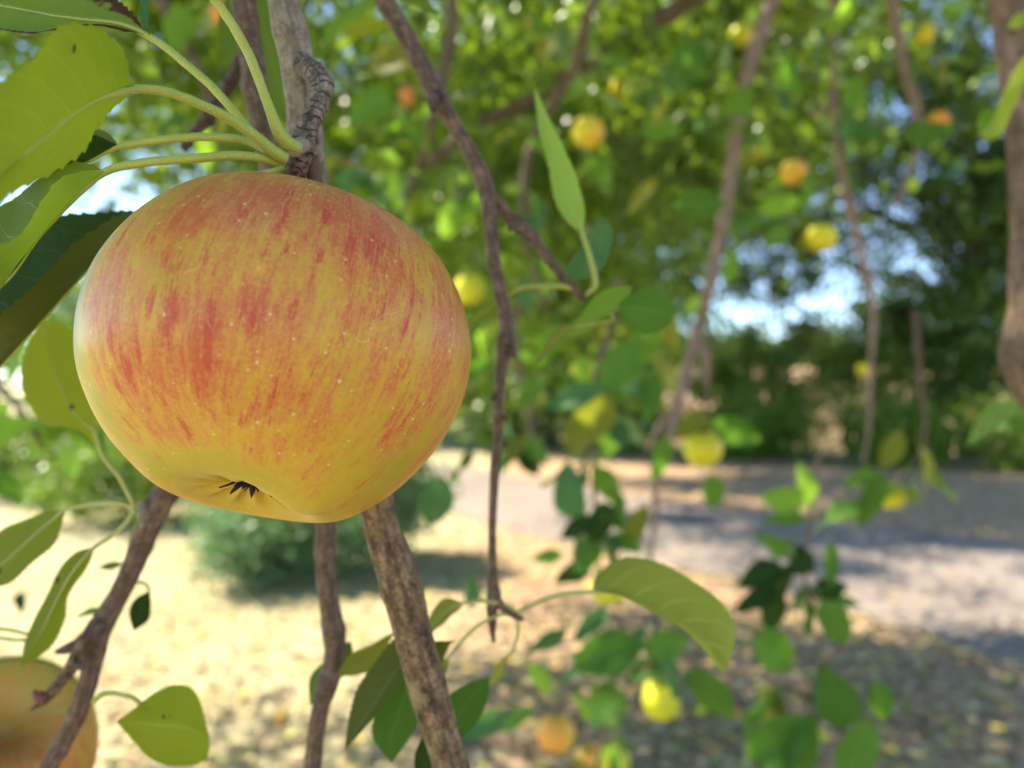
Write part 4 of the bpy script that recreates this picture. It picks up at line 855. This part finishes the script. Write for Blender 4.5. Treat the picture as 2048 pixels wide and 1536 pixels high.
hang('dark diagonal bough crossing the upper middle behind the upright lime leaf', [(1500, -120, 2.1, 40), (1380, 0, 2.1, 38), (1290, 55, 2.1, 36), (1190, 115, 2.1, 34), (1080, 190, 2.1, 30), (980, 240, 2.1, 26), (880, 310, 2.1, 22), (790, 380, 2.1, 16), (700, 440, 2.1, 10)], MIX, 60, seed=44, bark='bark_dark', spread=.3,
     spots=[(900, 440, 1.4, 80, 250, 'leaf_lime'), (950, 410, 1.4, 60, 230, 'leaf_lime'), (1240, 120, 1.5, 80, 20, 'leaf_green'), (1100, 90, 1.6, 80, 70, 'leaf_olive'), (1190, 330, 1.5, 80, 190, 'leaf_mid'), (850, 240, 1.3, 80, 240, 'leaf_mid'), (1310, 190, 1.4, 90, 200, 'leaf_green'), (1280, 390, 1.4, 80, 220, 'leaf_olive')])
hang('leafy branch filling the top middle above the yellow and orange apple', [(1250, -140, 1.3, 26), (1180, 20, 1.3, 24), (1150, 130, 1.35, 22), (1060, 300, 1.4, 18), (1050, 460, 1.4, 14), (1090, 620, 1.45, 10)], MIX, 55, seed=45, bark='bark_dark', spread=.2)
hang('leafy branch behind the long thin twig at upper middle', [(900, -130, 1.0, 26), (905, 40, 1.02, 24), (870, 220, 1.05, 20), (830, 360, 1.1, 14), (800, 420, 1.1, 8)], MIX, 34, seed=46, bark='bark_dark', spread=.14,
     spots=[(800, 110, .75, 130, 20, 'leaf_olive'), (730, 60, .7, 150, 15, 'leaf_yellow'), (740, 220, .9, 100, 220, 'leaf_green')])
hang('drooping leafy branch right of the apple above the sunlit path patch', [(1240, 560, 1.1, 14), (1225, 640, 1.1, 14), (1190, 760, 1.1, 13), (1180, 860, 1.1, 11), (1160, 960, 1.1, 7)], ['leaf_mid', 'leaf_green', 'leaf_olive', 'leaf_blue'], 26, seed=47, bark='bark_twig', t1=.8, spread=.12,
     spots=[(1240, 740, .95, 120, 230, 'leaf_green'), (1150, 800, .95, 120, 200, 'leaf_blue'), (1165, 745, 1.0, 60, 100, 'leaf_lime'), (1180, 850, .95, 130, 235, 'leaf_olive'), (1280, 700, 1.0, 110, 240, 'leaf_mid'), (1095, 700, 1.0, 100, 250, 'leaf_mid'), (1300, 790, 1.0, 100, 260, 'leaf_green'), (1060, 780, 1.2, 80, 240, 'leaf_mid'), (1340, 660, 1.1, 100, 280, 'leaf_olive')])
hang('leafy branch low behind the apple on the right, beside its lower edge', [(1050, 540, 1.5, 12), (1030, 680, 1.5, 12), (1060, 830, 1.5, 10), (1080, 940, 1.5, 6)], ['leaf_mid', 'leaf_green', 'leaf_dark', 'leaf_olive'], 30, seed=48, spread=.2,
     spots=[(870, 1012, .62, 110, 255, 'leaf_blue'), (950, 740, 1.1, 80, 220, 'leaf_green'), (930, 930, 1.2, 70, 250, 'leaf_dark')])
hang('dark leafy spray standing before the path right of the thin twig', [(1190, 900, .95, 9), (1188, 980, .95, 9), (1200, 1060, .95, 8), (1240, 1130, .95, 7)], DK + ['leaf_mid'], 18, size=.05, seed=49, t1=.95, spread=.05, name='twig', cat='twig',
     spots=[(1136, 985, .9, 110, 105, 'leaf_blue', .9), (1150, 1055, .9, 100, 200, 'leaf_dark'), (1200, 1050, .9, 90, 250, 'leaf_dark'), (1240, 1010, .92, 90, 80, 'leaf_green'), (1160, 1110, .9, 80, 240, 'leaf_green'), (1095, 1115, .95, 60, 190, 'leaf_green'), (1270, 1050, .95, 90, 70, 'leaf_olive'), (1225, 1110, .95, 70, 290, 'leaf_green'), (940, 1180, .6, 70, 95, 'leaf_blue')])
hang('dark spray of rounded leaves hanging before the gray path at right', [(1640, 900, .95, 9), (1625, 990, .95, 9), (1615, 1080, .95, 8), (1612, 1170, .95, 8), (1640, 1240, .95, 6)], DK, 16, size=.045, seed=50, t0=.1, spread=.05, name='twig', cat='twig',
     spots=[(1565, 1000, .9, 80, 170, 'leaf_lime'), (1615, 968, .9, 80, 100, 'leaf_lime'), (1700, 1010, .92, 120, 30, 'leaf_green'), (1740, 1000, .92, 110, 250, 'leaf_mid'), (1540, 1090, .9, 90, 150, 'leaf_green'), (1570, 1040, .9, 80, 190, 'leaf_green'), (1520, 1150, .9, 90, 200, 'leaf_dark'), (1510, 1200, .9, 90, 215, 'leaf_dark'), (1545, 1225, .9, 90, 250, 'leaf_dark'), (1612, 1240, .9, 70, 270, 'leaf_green', 1.2, 2), (1675, 1250, .88, 100, 300, 'leaf_green', 1.2, 1), (1660, 1130, .9, 80, 265, 'leaf_green', 1.2, 2), (1660, 1180, .9, 70, 20, 'leaf_dark'), (1600, 1130, .9, 60, 220, 'leaf_dark'), (1560, 1170, .9, 80, 240, 'leaf_dark')])
hang('low twig with broad green leaves at the bottom right above the leaf litter', [(1700, 1290, .75, 7), (1640, 1330, .75, 8), (1640, 1420, .75, 8), (1620, 1500, .75, 8), (1600, 1600, .75, 8)], DK, 6, size=.055, seed=51, t0=.2, name='twig', cat='twig',
     spots=[(1560, 1310, .72, 130, 320, 'leaf_green', 1.2, 1), (1668, 1392, .7, 125, 110, 'leaf_green', 1.2, 4), (1560, 1480, .7, 140, 40, 'leaf_green', 1.1, 4), (1600, 1490, .7, 130, 60, 'leaf_mid', 1.1, 3), (1715, 1495, .7, 120, 60, 'leaf_green', 1.1, 4), (1764, 1408, .75, 80, 280, 'leaf_green', 1.2, 1)])
hang('leafy twig around the lowest yellow apple at bottom center right', [(1340, 1180, .9, 8), (1310, 1260, .9, 8), (1300, 1330, .9, 8), (1220, 1420, .9, 7), (1190, 1560, .9, 7)], ['leaf_green', 'leaf_mid', 'leaf_blue'], 14, seed=52, name='twig', cat='twig',
     spots=[(1210, 1310, .85, 130, 195, 'leaf_green'), (1270, 1290, .88, 90, 60, 'leaf_blue'), (1340, 1290, .88, 100, 10, 'leaf_green'), (1350, 1360, .85, 90, 300, 'leaf_blue'), (1420, 1390, .85, 120, 320, 'leaf_green'), (1300, 1340, .9, 90, 200, 'leaf_green'), (960, 1450, .7, 120, 200, 'leaf_blue'), (1030, 1440, .8, 90, 20, 'leaf_green'), (1080, 1350, .9, 70, 120, 'leaf_lime'), (1180, 1250, .9, 90, 220, 'leaf_blue'), (1090, 1290, .9, 100, 220, 'leaf_blue')])
hang('bare stalk with a few leaves around the yellow apple over the verge', [(1420, 660, 1.25, 8), (1418, 760, 1.25, 8), (1406, 850, 1.25, 8), (1400, 885, 1.25, 6)], ['leaf_mid', 'leaf_green'], 3, seed=53, t0=.6, name='twig', cat='twig',
     spots=[(1470, 862, 1.15, 110, 340, 'leaf_green'), (1380, 850, 1.2, 80, 220, 'leaf_olive'), (1325, 920, 1.2, 90, 260, 'leaf_green'), (1427, 985, 1.2, 70, 270, 'leaf_green')])
hang('leafy branch dropping at far right before the dark hedge trees', [(1830, 620, 1.5, 12), (1840, 760, 1.5, 11), (1850, 880, 1.5, 9), (1800, 970, 1.5, 6)], ['leaf_mid', 'leaf_olive', 'leaf_green'], 14, seed=54, bark='bark_dark', t0=.45, spread=.14,
     spots=[(1850, 940, 1.2, 90, 280, 'leaf_olive'), (1780, 900, 1.3, 80, 250, 'leaf_olive'), (1720, 960, 1.3, 70, 200, 'leaf_green')])
hang('thin leafy branch at upper left seen between the leaf stalks', [(300, -120, .75, 22), (330, 20, .75, 20), (400, 140, .78, 16), (430, 260, .8, 10)], MIX, 20, size=.055, seed=55, bark='bark_dark', spread=.12,
     spots=[(330, 250, .6, 90, 200, 'leaf_green'), (720, 40, .5, 170, 30, 'leaf_mid'), (430, 380, .8, 90, 30, 'leaf_mid'), (360, 60, .7, 90, 250, 'leaf_mid')])
hang('sunlit leafy branch at lower far left under the folded leaves', [(-90, 640, .85, 16), (-20, 740, .85, 14), (60, 850, .85, 11), (90, 900, .85, 8)], ['leaf_lime', 'leaf_mid', 'leaf_green'], 14, size=.055, seed=56, spread=.09,
     spots=[(38, 1208, .62, 44, 260, 'leaf_dark', 1.2, 1), (40, 720, .7, 110, 60, 'leaf_lime'), (20, 860, .8, 90, 20, 'leaf_lime')])

# apples behind, each one its own
Y, O, RD = 'apple_yellow', 'apple_orange', 'apple_red'
apple(1176, 266, 66, 'apple_mixed', 'yellow apple with an orange cheek hanging by a pale spur in the upper middle', seed=0, tilt=(.1, -.2))
apple(1406, 900, 80, Y, 'bright yellow apple hanging over the far verge of the path', seed=1)
apple(1112, 1470, 80, O, 'orange flushed apple near the bottom edge, stalk end up', seed=2, tilt=(.1, -.3))
apple(1322, 1402, 80, Y, 'yellow apple half under blue green leaves at the bottom, before the soil', seed=3)
apple(1218, 1178, 76, Y, 'yellow apple peeping out under the big arched leaf', seed=0)
apple(1180, 1520, 62, O, 'small orange apple cropped by the bottom edge, left of a yellow one', seed=1)
apple(1226, 1524, 70, Y, 'yellow apple cropped by the bottom edge, right of an orange one', seed=2)
apple(940, 580, 64, Y, 'yellow green apple just right of the big apple, behind the thin twig', seed=3)
apple(1482, 72, 46, Y, 'yellow apple high up touching the gray brown slanting branch', seed=0)
apple(1846, 70, 44, Y, 'yellow apple high at the right, between the pinkish twig and the limb', seed=1)
apple(1242, 176, 44, Y, 'little yellow apple up and right of the orange cheeked one', seed=2)
apple(1054, 68, 42, O, 'dull orange apple at the top beside a blue gap', seed=3)
apple(1586, 346, 54, O, 'orange apple in the middle of the right half', seed=0)
apple(1876, 245, 44, O, 'orange apple at the right near the drooping leaf of the limb', seed=1)
apple(704, 346, 42, RD, 'red apple just above the shoulder of the big apple', seed=2)
apple(820, 192, 44, RD, 'reddish apple left of the knob on the long thin twig', seed=3)
apple(446, 28, 52, RD, 'pinkish apple at the top left behind a curved leaf stalk', seed=0)
apple(1778, 992, 62, Y, 'dull yellow apple hanging over the far side of the path', seed=1)
apple(1642, 478, 62, Y, 'shaded olive yellow apple hanging in front of the white gap', seed=2)
apple(1728, 740, 30, Y, 'tiny yellow apple far off by the bare twig', seed=3)
apple(990, 656, 34, Y, 'tiny yellow apple beside the long thin twig', seed=0)
apple(1168, 745, 54, Y, 'lime green apple among drooping leaves right of the thin twig', seed=1)
apple(742, 372, 30, O, 'tiny orange apple next to the red one above the big apple', seed=2)

# fallen apples on the ground
def fallen(px, py, kind, label, size=.05):
    d = 1.5 * F / (py - 768) ; p = P(px, py, d)
    o = apple(px, py, size * F / d, kind, label, d=d, size=size, tilt=(rng.uniform(-1.5, 1.5), rng.uniform(-1.5, 1.5)), group='windfalls lying on the soil')
    o.location.z = size * .44
fallen(1645, 1486, Y, 'yellow windfall apple lying on the soil among broad green leaves')
fallen(1402, 1432, Y, 'pale yellow windfall lying right of the hanging bottom apple')
fallen(1470, 1440, O, 'tan windfall lying on the leaf litter between two leafy twigs')
fallen(560, 1448, O, 'pale orange windfall on the bare patch below the big apple')
fallen(1560, 1440, O, 'brownish windfall lying below the rounded dark leaves', .045)

# ------------------------------------------------------------------ the apple tree overhead: trunk and limbs behind the camera, crown above
g1 = np.random.default_rng(21)
def apple_tree():
    root = bpy.data.objects.new('apple_tree', None); COL.objects.link(root); root.location = (1.6, -1.3, 0)
    def tb(name, pts, n=60):
        o = tube(name, [(Vector(p) - Vector((1.6, -1.3, 0)), r) for p, r in pts], M['bark_far'], root, n=n, sides=16, rough=.12, seed=3); return o
    tb('trunk', [((1.6, -1.3, -.1), .19), ((1.58, -1.28, .4), .15), ((1.5, -1.2, 1.0), .13), ((1.45, -1.1, 1.7), .125), ((1.4, -1.0, 2.3), .11)])
    for pts in ([((1.42, -1.05, 1.9), .08), ((.8, -.5, 2.6), .06), ((.1, .3, 3.0), .045), ((-1.2, 1.6, 3.4), .03), ((-2.6, 3.0, 3.6), .012)],
                [((1.42, -1.05, 2.1), .08), ((1.9, .2, 2.8), .06), ((2.2, 1.8, 3.3), .04), ((2.4, 3.6, 3.6), .015)],
                [((1.42, -1.02, 2.2), .08), ((1.1, .6, 3.1), .055), ((.7, 2.2, 3.6), .04), ((.4, 4.2, 3.9), .015)],
                [((1.42, -1.05, 2.1), .07), ((.2, -1.4, 2.9), .05), ((-1.6, -1.6, 3.5), .035), ((-3.2, -1.4, 3.8), .012)],
                [((1.42, -1.0, 2.2), .07), ((2.4, -1.4, 3.0), .05), ((3.4, -1.2, 3.6), .02)]): tb('limb', pts)
    E = [((-1.1, .75, 3.1), (.5, .45, .3), 1600), ((-1.6, 1.4, 3.2), (1.5, 1.6, .8), 9000), ((.4, 1.6, 3.5), (1.6, 1.6, .9), 9000), ((2.4, 1.4, 3.4), (1.4, 1.8, .9), 7000), ((-2.6, -.6, 3.5), (1.5, 1.6, .9), 8000),  # first clump, out of view, added to keep sun flecks off the big apple
         ((-2.4, 3.3, 3.7), (1.2, 1.1, .7), 4200), ((-.2, 4.2, 3.5), (1.5, 1.2, .8), 7500), ((1.8, 4.4, 4.1), (1.3, 1.3, .5), 2200), ((-1.5, 9.2, 4.9), (1.6, 1.4, .7), 13000), ((.8, 8.4, 4.7), (1.2, 1., .5), 6500), ((-3.3, 4.0, 3.4), (.8, .5, .3), 700), ((-.2, 7.2, 4.2), (1.4, 1.2, .6), 4500), ((1.6, 7.0, 4.5), (1.2, 1.2, .5), 3600), ((.9, 9.3, 4.6), (1.5, 1.2, .8), 4500), ((-1.3, 2.9, 2.75), (.7, .6, .4), 2600), ((-1.9, 4.3, 3.3), (.9, .8, .6), 3600), ((-1.2, 4.0, 2.7), (.6, .6, .3), 1600),  # far clumps added to shade the path, a small unseen one to dapple the lawn
         ((-.2, 3.4, 2.6), (.9, .8, .6), 4200), ((.4, 4.6, 2.3), (.8, .8, .7), 4200), ((.9, 3.0, 2.7), (.7, .6, .4), 2600), ((.1, 2.4, 2.3), (.5, .5, .3), 1700), ((-.5, 5.0, 2.0), (.6, .5, .7), 2600)]
    p = clumps(E, g1, sub=17, sig=.21)
    # kept clear round the camera and the close branches
    r = np.linalg.norm((p - np.array([0, .2, 1.5])) / np.array([1.1, 1.3, .75]), axis=1)
    p = p[r > 1]
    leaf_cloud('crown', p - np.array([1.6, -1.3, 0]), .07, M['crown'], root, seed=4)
    return tag(root, 'apple tree whose leafy crown spreads overhead and fills the upper middle', 'apple tree')
apple_tree()

# ------------------------------------------------------------------ trees, hedge and shrubs beyond the path
g2 = np.random.default_rng(33)
def tree(label, x, y, trunk_r, h, ells, mat, size, sub=26, sig=.45, gaps=(), seed=1, lean=0., group='trees beyond the path', name='broadleaf_tree'):
    root = bpy.data.objects.new(name, None); COL.objects.link(root); root.location = (x, y, 0)
    tube('trunk', [(Vector((0, 0, -.1)), trunk_r * 1.35), (Vector((0, 0, .5)), trunk_r), (Vector((lean * .4, .05, h * .35)), trunk_r * .8), (Vector((lean * .8, 0, h * .65)), trunk_r * .5), (Vector((lean, 0, h * .9)), trunk_r * .12)], M['bark_far'], root, n=40, sides=12, rough=.15, seed=seed)
    off = np.array([x, y, 0.])
    p = clumps(ells, g2, sub=sub, sig=sig, gaps=gaps)
    r = random.Random(seed)
    for k in range(6):
        e = ells[k % len(ells)][0]; b = Vector((lean * .3, 0, h * r.uniform(.25, .55))); t = Vector(e) - Vector(off) + Vector((r.uniform(-.8, .8), r.uniform(-.8, .8), r.uniform(-.3, .8)))
        tube('limb', [(b, trunk_r * .45), ((b + t) / 2 + Vector((0, 0, .25)), trunk_r * .28), (t, trunk_r * .07)], M['bark_far'], root, n=20, sides=8, rough=.15, seed=seed + k)
    leaf_cloud('crown', p - off, size * 1.3, M[mat], root, seed=seed)
    return tag(root, label, 'tree', group)
GAP = [((5.6, 14.6, 3.7), (1.8, 4.0, .95), .30), ((4.7, 14.4, 2.6), (1.1, 4.0, .6), .32), ((6.6, 14.4, 2.9), (.9, 4.0, .6), .36), ((7.6, 14.2, 4.4), (1.2, 4.0, 1.2), .24), ((7.0, 14.0, 5.9), (1.4, 4., .9), .42), ((6.4, 14.2, 1.7), (2.8, 4.0, .40), .55)]
tree('broad dense tree straight behind the thin twig beyond the path', .8, 16.5, .22, 9, [((-.6, 16.5, 5.2), (2.6, 1.8, 3.2), 17000), ((2.2, 16.2, 4.4), (1.8, 1.6, 3.2), 13000), ((.8, 16, 2.2), (2.6, 1.4, 1.4), 9000), ((1, 16.5, 8.4), (3, 1.8, 1.6), 9000), ((.6, 11.6, 5.6), (2.6, 2.6, .9), 15000), ((2.8, 9.6, 5.0), (1.6, 1.8, .7), 6500), ((2.2, 13.4, 6.2), (2.4, 2.0, 1.0), 9000)], 'far_light', .12, seed=2, gaps=GAP)  # forward crown clumps added to throw shade on path and verge
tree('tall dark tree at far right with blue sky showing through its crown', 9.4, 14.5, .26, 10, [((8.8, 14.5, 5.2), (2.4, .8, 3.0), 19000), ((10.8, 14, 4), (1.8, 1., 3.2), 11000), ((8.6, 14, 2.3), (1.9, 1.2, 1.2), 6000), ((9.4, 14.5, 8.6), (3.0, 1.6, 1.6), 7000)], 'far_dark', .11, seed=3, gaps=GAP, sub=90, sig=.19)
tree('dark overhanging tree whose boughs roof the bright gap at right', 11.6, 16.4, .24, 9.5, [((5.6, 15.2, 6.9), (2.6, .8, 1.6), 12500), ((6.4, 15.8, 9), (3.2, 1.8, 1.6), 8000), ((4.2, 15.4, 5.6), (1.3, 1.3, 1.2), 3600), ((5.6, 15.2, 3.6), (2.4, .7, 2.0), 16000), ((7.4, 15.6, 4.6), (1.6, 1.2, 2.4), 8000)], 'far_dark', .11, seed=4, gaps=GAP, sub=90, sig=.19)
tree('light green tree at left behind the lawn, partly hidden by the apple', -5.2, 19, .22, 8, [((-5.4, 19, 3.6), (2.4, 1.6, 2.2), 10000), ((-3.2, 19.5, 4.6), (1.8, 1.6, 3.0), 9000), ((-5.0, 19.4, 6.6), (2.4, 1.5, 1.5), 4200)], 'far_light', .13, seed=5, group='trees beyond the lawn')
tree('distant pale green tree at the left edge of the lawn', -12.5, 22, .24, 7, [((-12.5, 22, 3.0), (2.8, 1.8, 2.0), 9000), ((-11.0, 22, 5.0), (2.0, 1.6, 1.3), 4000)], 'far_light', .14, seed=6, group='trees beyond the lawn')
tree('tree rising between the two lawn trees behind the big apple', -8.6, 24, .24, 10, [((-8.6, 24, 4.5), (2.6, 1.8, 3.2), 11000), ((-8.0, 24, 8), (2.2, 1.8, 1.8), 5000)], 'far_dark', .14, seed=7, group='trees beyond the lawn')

FG = [((15., 34, 5.2), (6.2, 9., 3.0), .04)]
def wood():
    g = np.random.default_rng(5); E = []
    for i in range(30):
        x = -30 + 2.6 * i + g.uniform(-.6, .6); y = 34 + g.uniform(-2, 3); h = g.uniform(5.5, 9.5); z = 0
        if x > 3: y += 12; z = 2.3; h = g.uniform(1.6, 3.2)
        E.append(((x, y, z + h * .5), (2.0, 1.6, h * .5), 2600))
    p = clumps(E, g, sub=30, sig=.5, gaps=FG)
    tag(leaf_cloud('far_wood', p, .34, M['far_dark'], seed=3), 'far belt of dark woodland closing the view', 'woodland', kind='stuff')
wood()
def bush(label, ells, mat, size, base, seed, sub=22, sig=.16, gaps=(), name='shrub', cat='shrub', group=None, part='foliage'):
    root = bpy.data.objects.new(name, None); COL.objects.link(root); root.location = base
    r = random.Random(seed)
    for k in range(6):
        e = Vector(ells[k % len(ells)][0]) - Vector(base)
        a = Vector((e.x * .5 + r.uniform(-.15, .15), e.y * .4 + r.uniform(-.1, .1), -.02)); b = e + Vector((r.uniform(-.2, .2), r.uniform(-.2, .2), r.uniform(0, .2)))
        tube('stem', [(a, .018), ((a + b) / 2 + Vector((r.uniform(-.08, .08), 0, 0)), .013), (b, .004)], M['bark_far'], root, n=16, sides=7, seed=k)
    leaf_cloud(part, clumps(ells, np.random.default_rng(seed), sub=sub, sig=sig, gaps=gaps) - np.array(base), size, M[mat], root, seed=seed)
    return tag(root, label, cat, group)
bush('rounded dark green shrub on the lawn below the big apple', [((-1.62, 5.55, .38), (.62, .45, .38), 5000), ((-1.95, 5.3, .32), (.4, .35, .3), 3000), ((-1.15, 5.8, .62), (.45, .4, .55), 5000), ((-1.0, 6.2, .7), (.4, .4, .6), 3500), ((-2.1, 6.0, .5), (.6, .4, .3), 3000)], 'shrub', .06, (-1.5, 5.6, 0), 61, sub=30, sig=.10)
bush('low shrub on the lawn behind the slanting left branch', [((-4.3, 7.6, .5), (.9, .5, .45), 5000), ((-3.5, 8.2, .6), (.7, .5, .5), 3500)], 'far_light', .07, (-4., 7.8, 0), 64, sub=26, sig=.14)
bush('dark shrub at far left across the sunny lawn', [((-6.2, 9.6, .55), (1.0, .6, .55), 5000), ((-5.0, 10.2, .75), (.9, .6, .7), 5000)], 'far_dark', .08, (-5.6, 10, 0), 62, sub=24, sig=.2)
HG = [((6.3, 13.2, 1.75), (3.2, 3., .55), .42)]
for i, (x, y, wd, hh, lb) in enumerate([(.2, 17.2, 1.7, .75, 'clipped hedge plant at the far bend of the path'), (2.6, 15.6, 1.5, .7, 'hedge plant behind the hanging yellow apple beyond the path'), (4.9, 14.3, 1.5, .62, 'hedge plant under the bright gap, left of center gap'), (7.0, 13.0, 1.5, .60, 'hedge plant at right under the pale sunlit patch'), (9.2, 12.1, 1.5, .7, 'hedge plant at the far right end of the verge'), (-2.4, 18.2, 1.6, .8, 'hedge plant behind the lower right edge of the big apple')]):
    bush(lb, [((x, y, hh * .85), (wd, .6, hh), 11000)], 'hedge', .09, (x, y, 0), 70 + i, sub=30, sig=.22, gaps=HG, name='hedge', cat='hedge', group='hedge plants along the far verge')

bush('loose shrub standing behind the hedge under the blue gap', [((4.3, 15.6, 1.55), (1.0, .4, .55), 3600), ((5.6, 15.3, 1.3), (1.2, .4, .55), 3600), ((6.5, 14.9, 1.25), (.7, .4, .5), 1500), ((5.0, 15.4, .6), (1.4, .4, .5), 3000)], 'hedge', .1, (5.0, 15.4, 0), 81, sub=26, sig=.17, group='loose shrubs behind the hedge')
bush('loose shrub at right behind the hedge, beside the dark far right tree', [((7.2, 14.4, 1.55), (1.1, .4, .6), 3600), ((8.6, 14.0, 1.5), (1.0, .4, .7), 4600), ((7.8, 14.2, .6), (1.4, .4, .5), 3000)], 'far_light', .1, (7.8, 14.2, 0), 82, sub=26, sig=.17, group='loose shrubs behind the hedge')

# ------------------------------------------------------------------ uncountable cover on the ground
def on_path(x, y):
    a = np.array(NEAR); b = np.array(FAR)
    ins = np.zeros(len(x), bool)
    poly = np.vstack([a, b[::-1]]); j = len(poly) - 1
    for i in range(len(poly)):
        xi, yi = poly[i]; xj, yj = poly[j]
        ins ^= ((yi > y) != (yj > y)) & (x < (xj - xi) * (y - yi) / (yj - yi + 1e-12) + xi); j = i
    return ins
def litter():
    g = np.random.default_rng(8); n = 24000
    y = 1.6 + 14 * g.random(n) ** 1.6; x = -.2 + y * g.uniform(-.55, .78, n)
    op = on_path(x, y); keep = np.where(op, g.random(n) < .10, g.random(n) < np.clip(.6 + x * .3, .22, 1.))
    x, y, op = x[keep], y[keep], op[keep]
    c = np.stack([x, y, np.where(op, .045, .014) + g.random(len(x)) * .012], -1)
    m, t = new_mat('litter'); nn = N(t)
    rnd = nn.node('ShaderNodeNewGeometry').outputs['Random Per Island']
    col = nn.ramp(rnd, [(0., (.13, .075, .04)), (.3, (.30, .19, .11)), (.55, (.50, .37, .23)), (.72, (.60, .50, .26)), (.86, (.62, .48, .07)), (.95, (.22, .28, .06))])
    nn.out(nn.pbsdf(Base_Color=col, Roughness=.75, Specular_IOR_Level=.3))
    o = leaf_cloud('leaf_litter', c, .068, m, flat=3.2, droop=0., seed=9)
    co = np.empty(len(o.data.vertices) * 3); o.data.vertices.foreach_get('co', co); co = co.reshape(-1, 3)
    co[:, 2] = np.maximum(.008, .012 + (co[:, 2] - .012) * .35); o.data.vertices.foreach_set('co', co.ravel())
    tag(o, 'scattered dry yellow and brown fallen leaves', 'leaf litter', kind='stuff')
litter()
def grass():
    g = np.random.default_rng(18); n = 70000
    y = 2.2 + 16 * g.random(n) ** 1.5; x = y * g.uniform(-.85, .75, n)
    k = ~on_path(x, y) & (g.random(n) < np.clip(.75 - x * .22, .12, 1.))
    x, y = x[k], y[k]; n = len(x)
    h = g.uniform(.015, .05, n)[:, None]; a = g.uniform(0, 6.28, n); s = np.stack([np.cos(a), np.sin(a), 0 * a], -1) * .003
    b = np.stack([x, y, 0 * x], -1); ln = g.normal(size=(n, 3)) * .6; ln[:, 2] = 1
    v = np.stack([b - s, b + s, b + ln * h], 1).reshape(-1, 3); f = np.arange(n * 3).reshape(-1, 3)
    m, t = new_mat('grass'); nn = N(t)
    rnd = nn.node('ShaderNodeNewGeometry').outputs['Random Per Island']
    nn.out(nn.pbsdf(Base_Color=nn.ramp(rnd, [(0., (.10, .14, .03)), (.4, (.28, .26, .09)), (.8, (.46, .37, .18))]), Roughness=.7, Specular_IOR_Level=.2))
    o = obj('grass', mesh_from('grass', v, f, m, smooth=False))
    tag(o, 'short parched grass of the lawn', 'grass', kind='stuff')
grass()
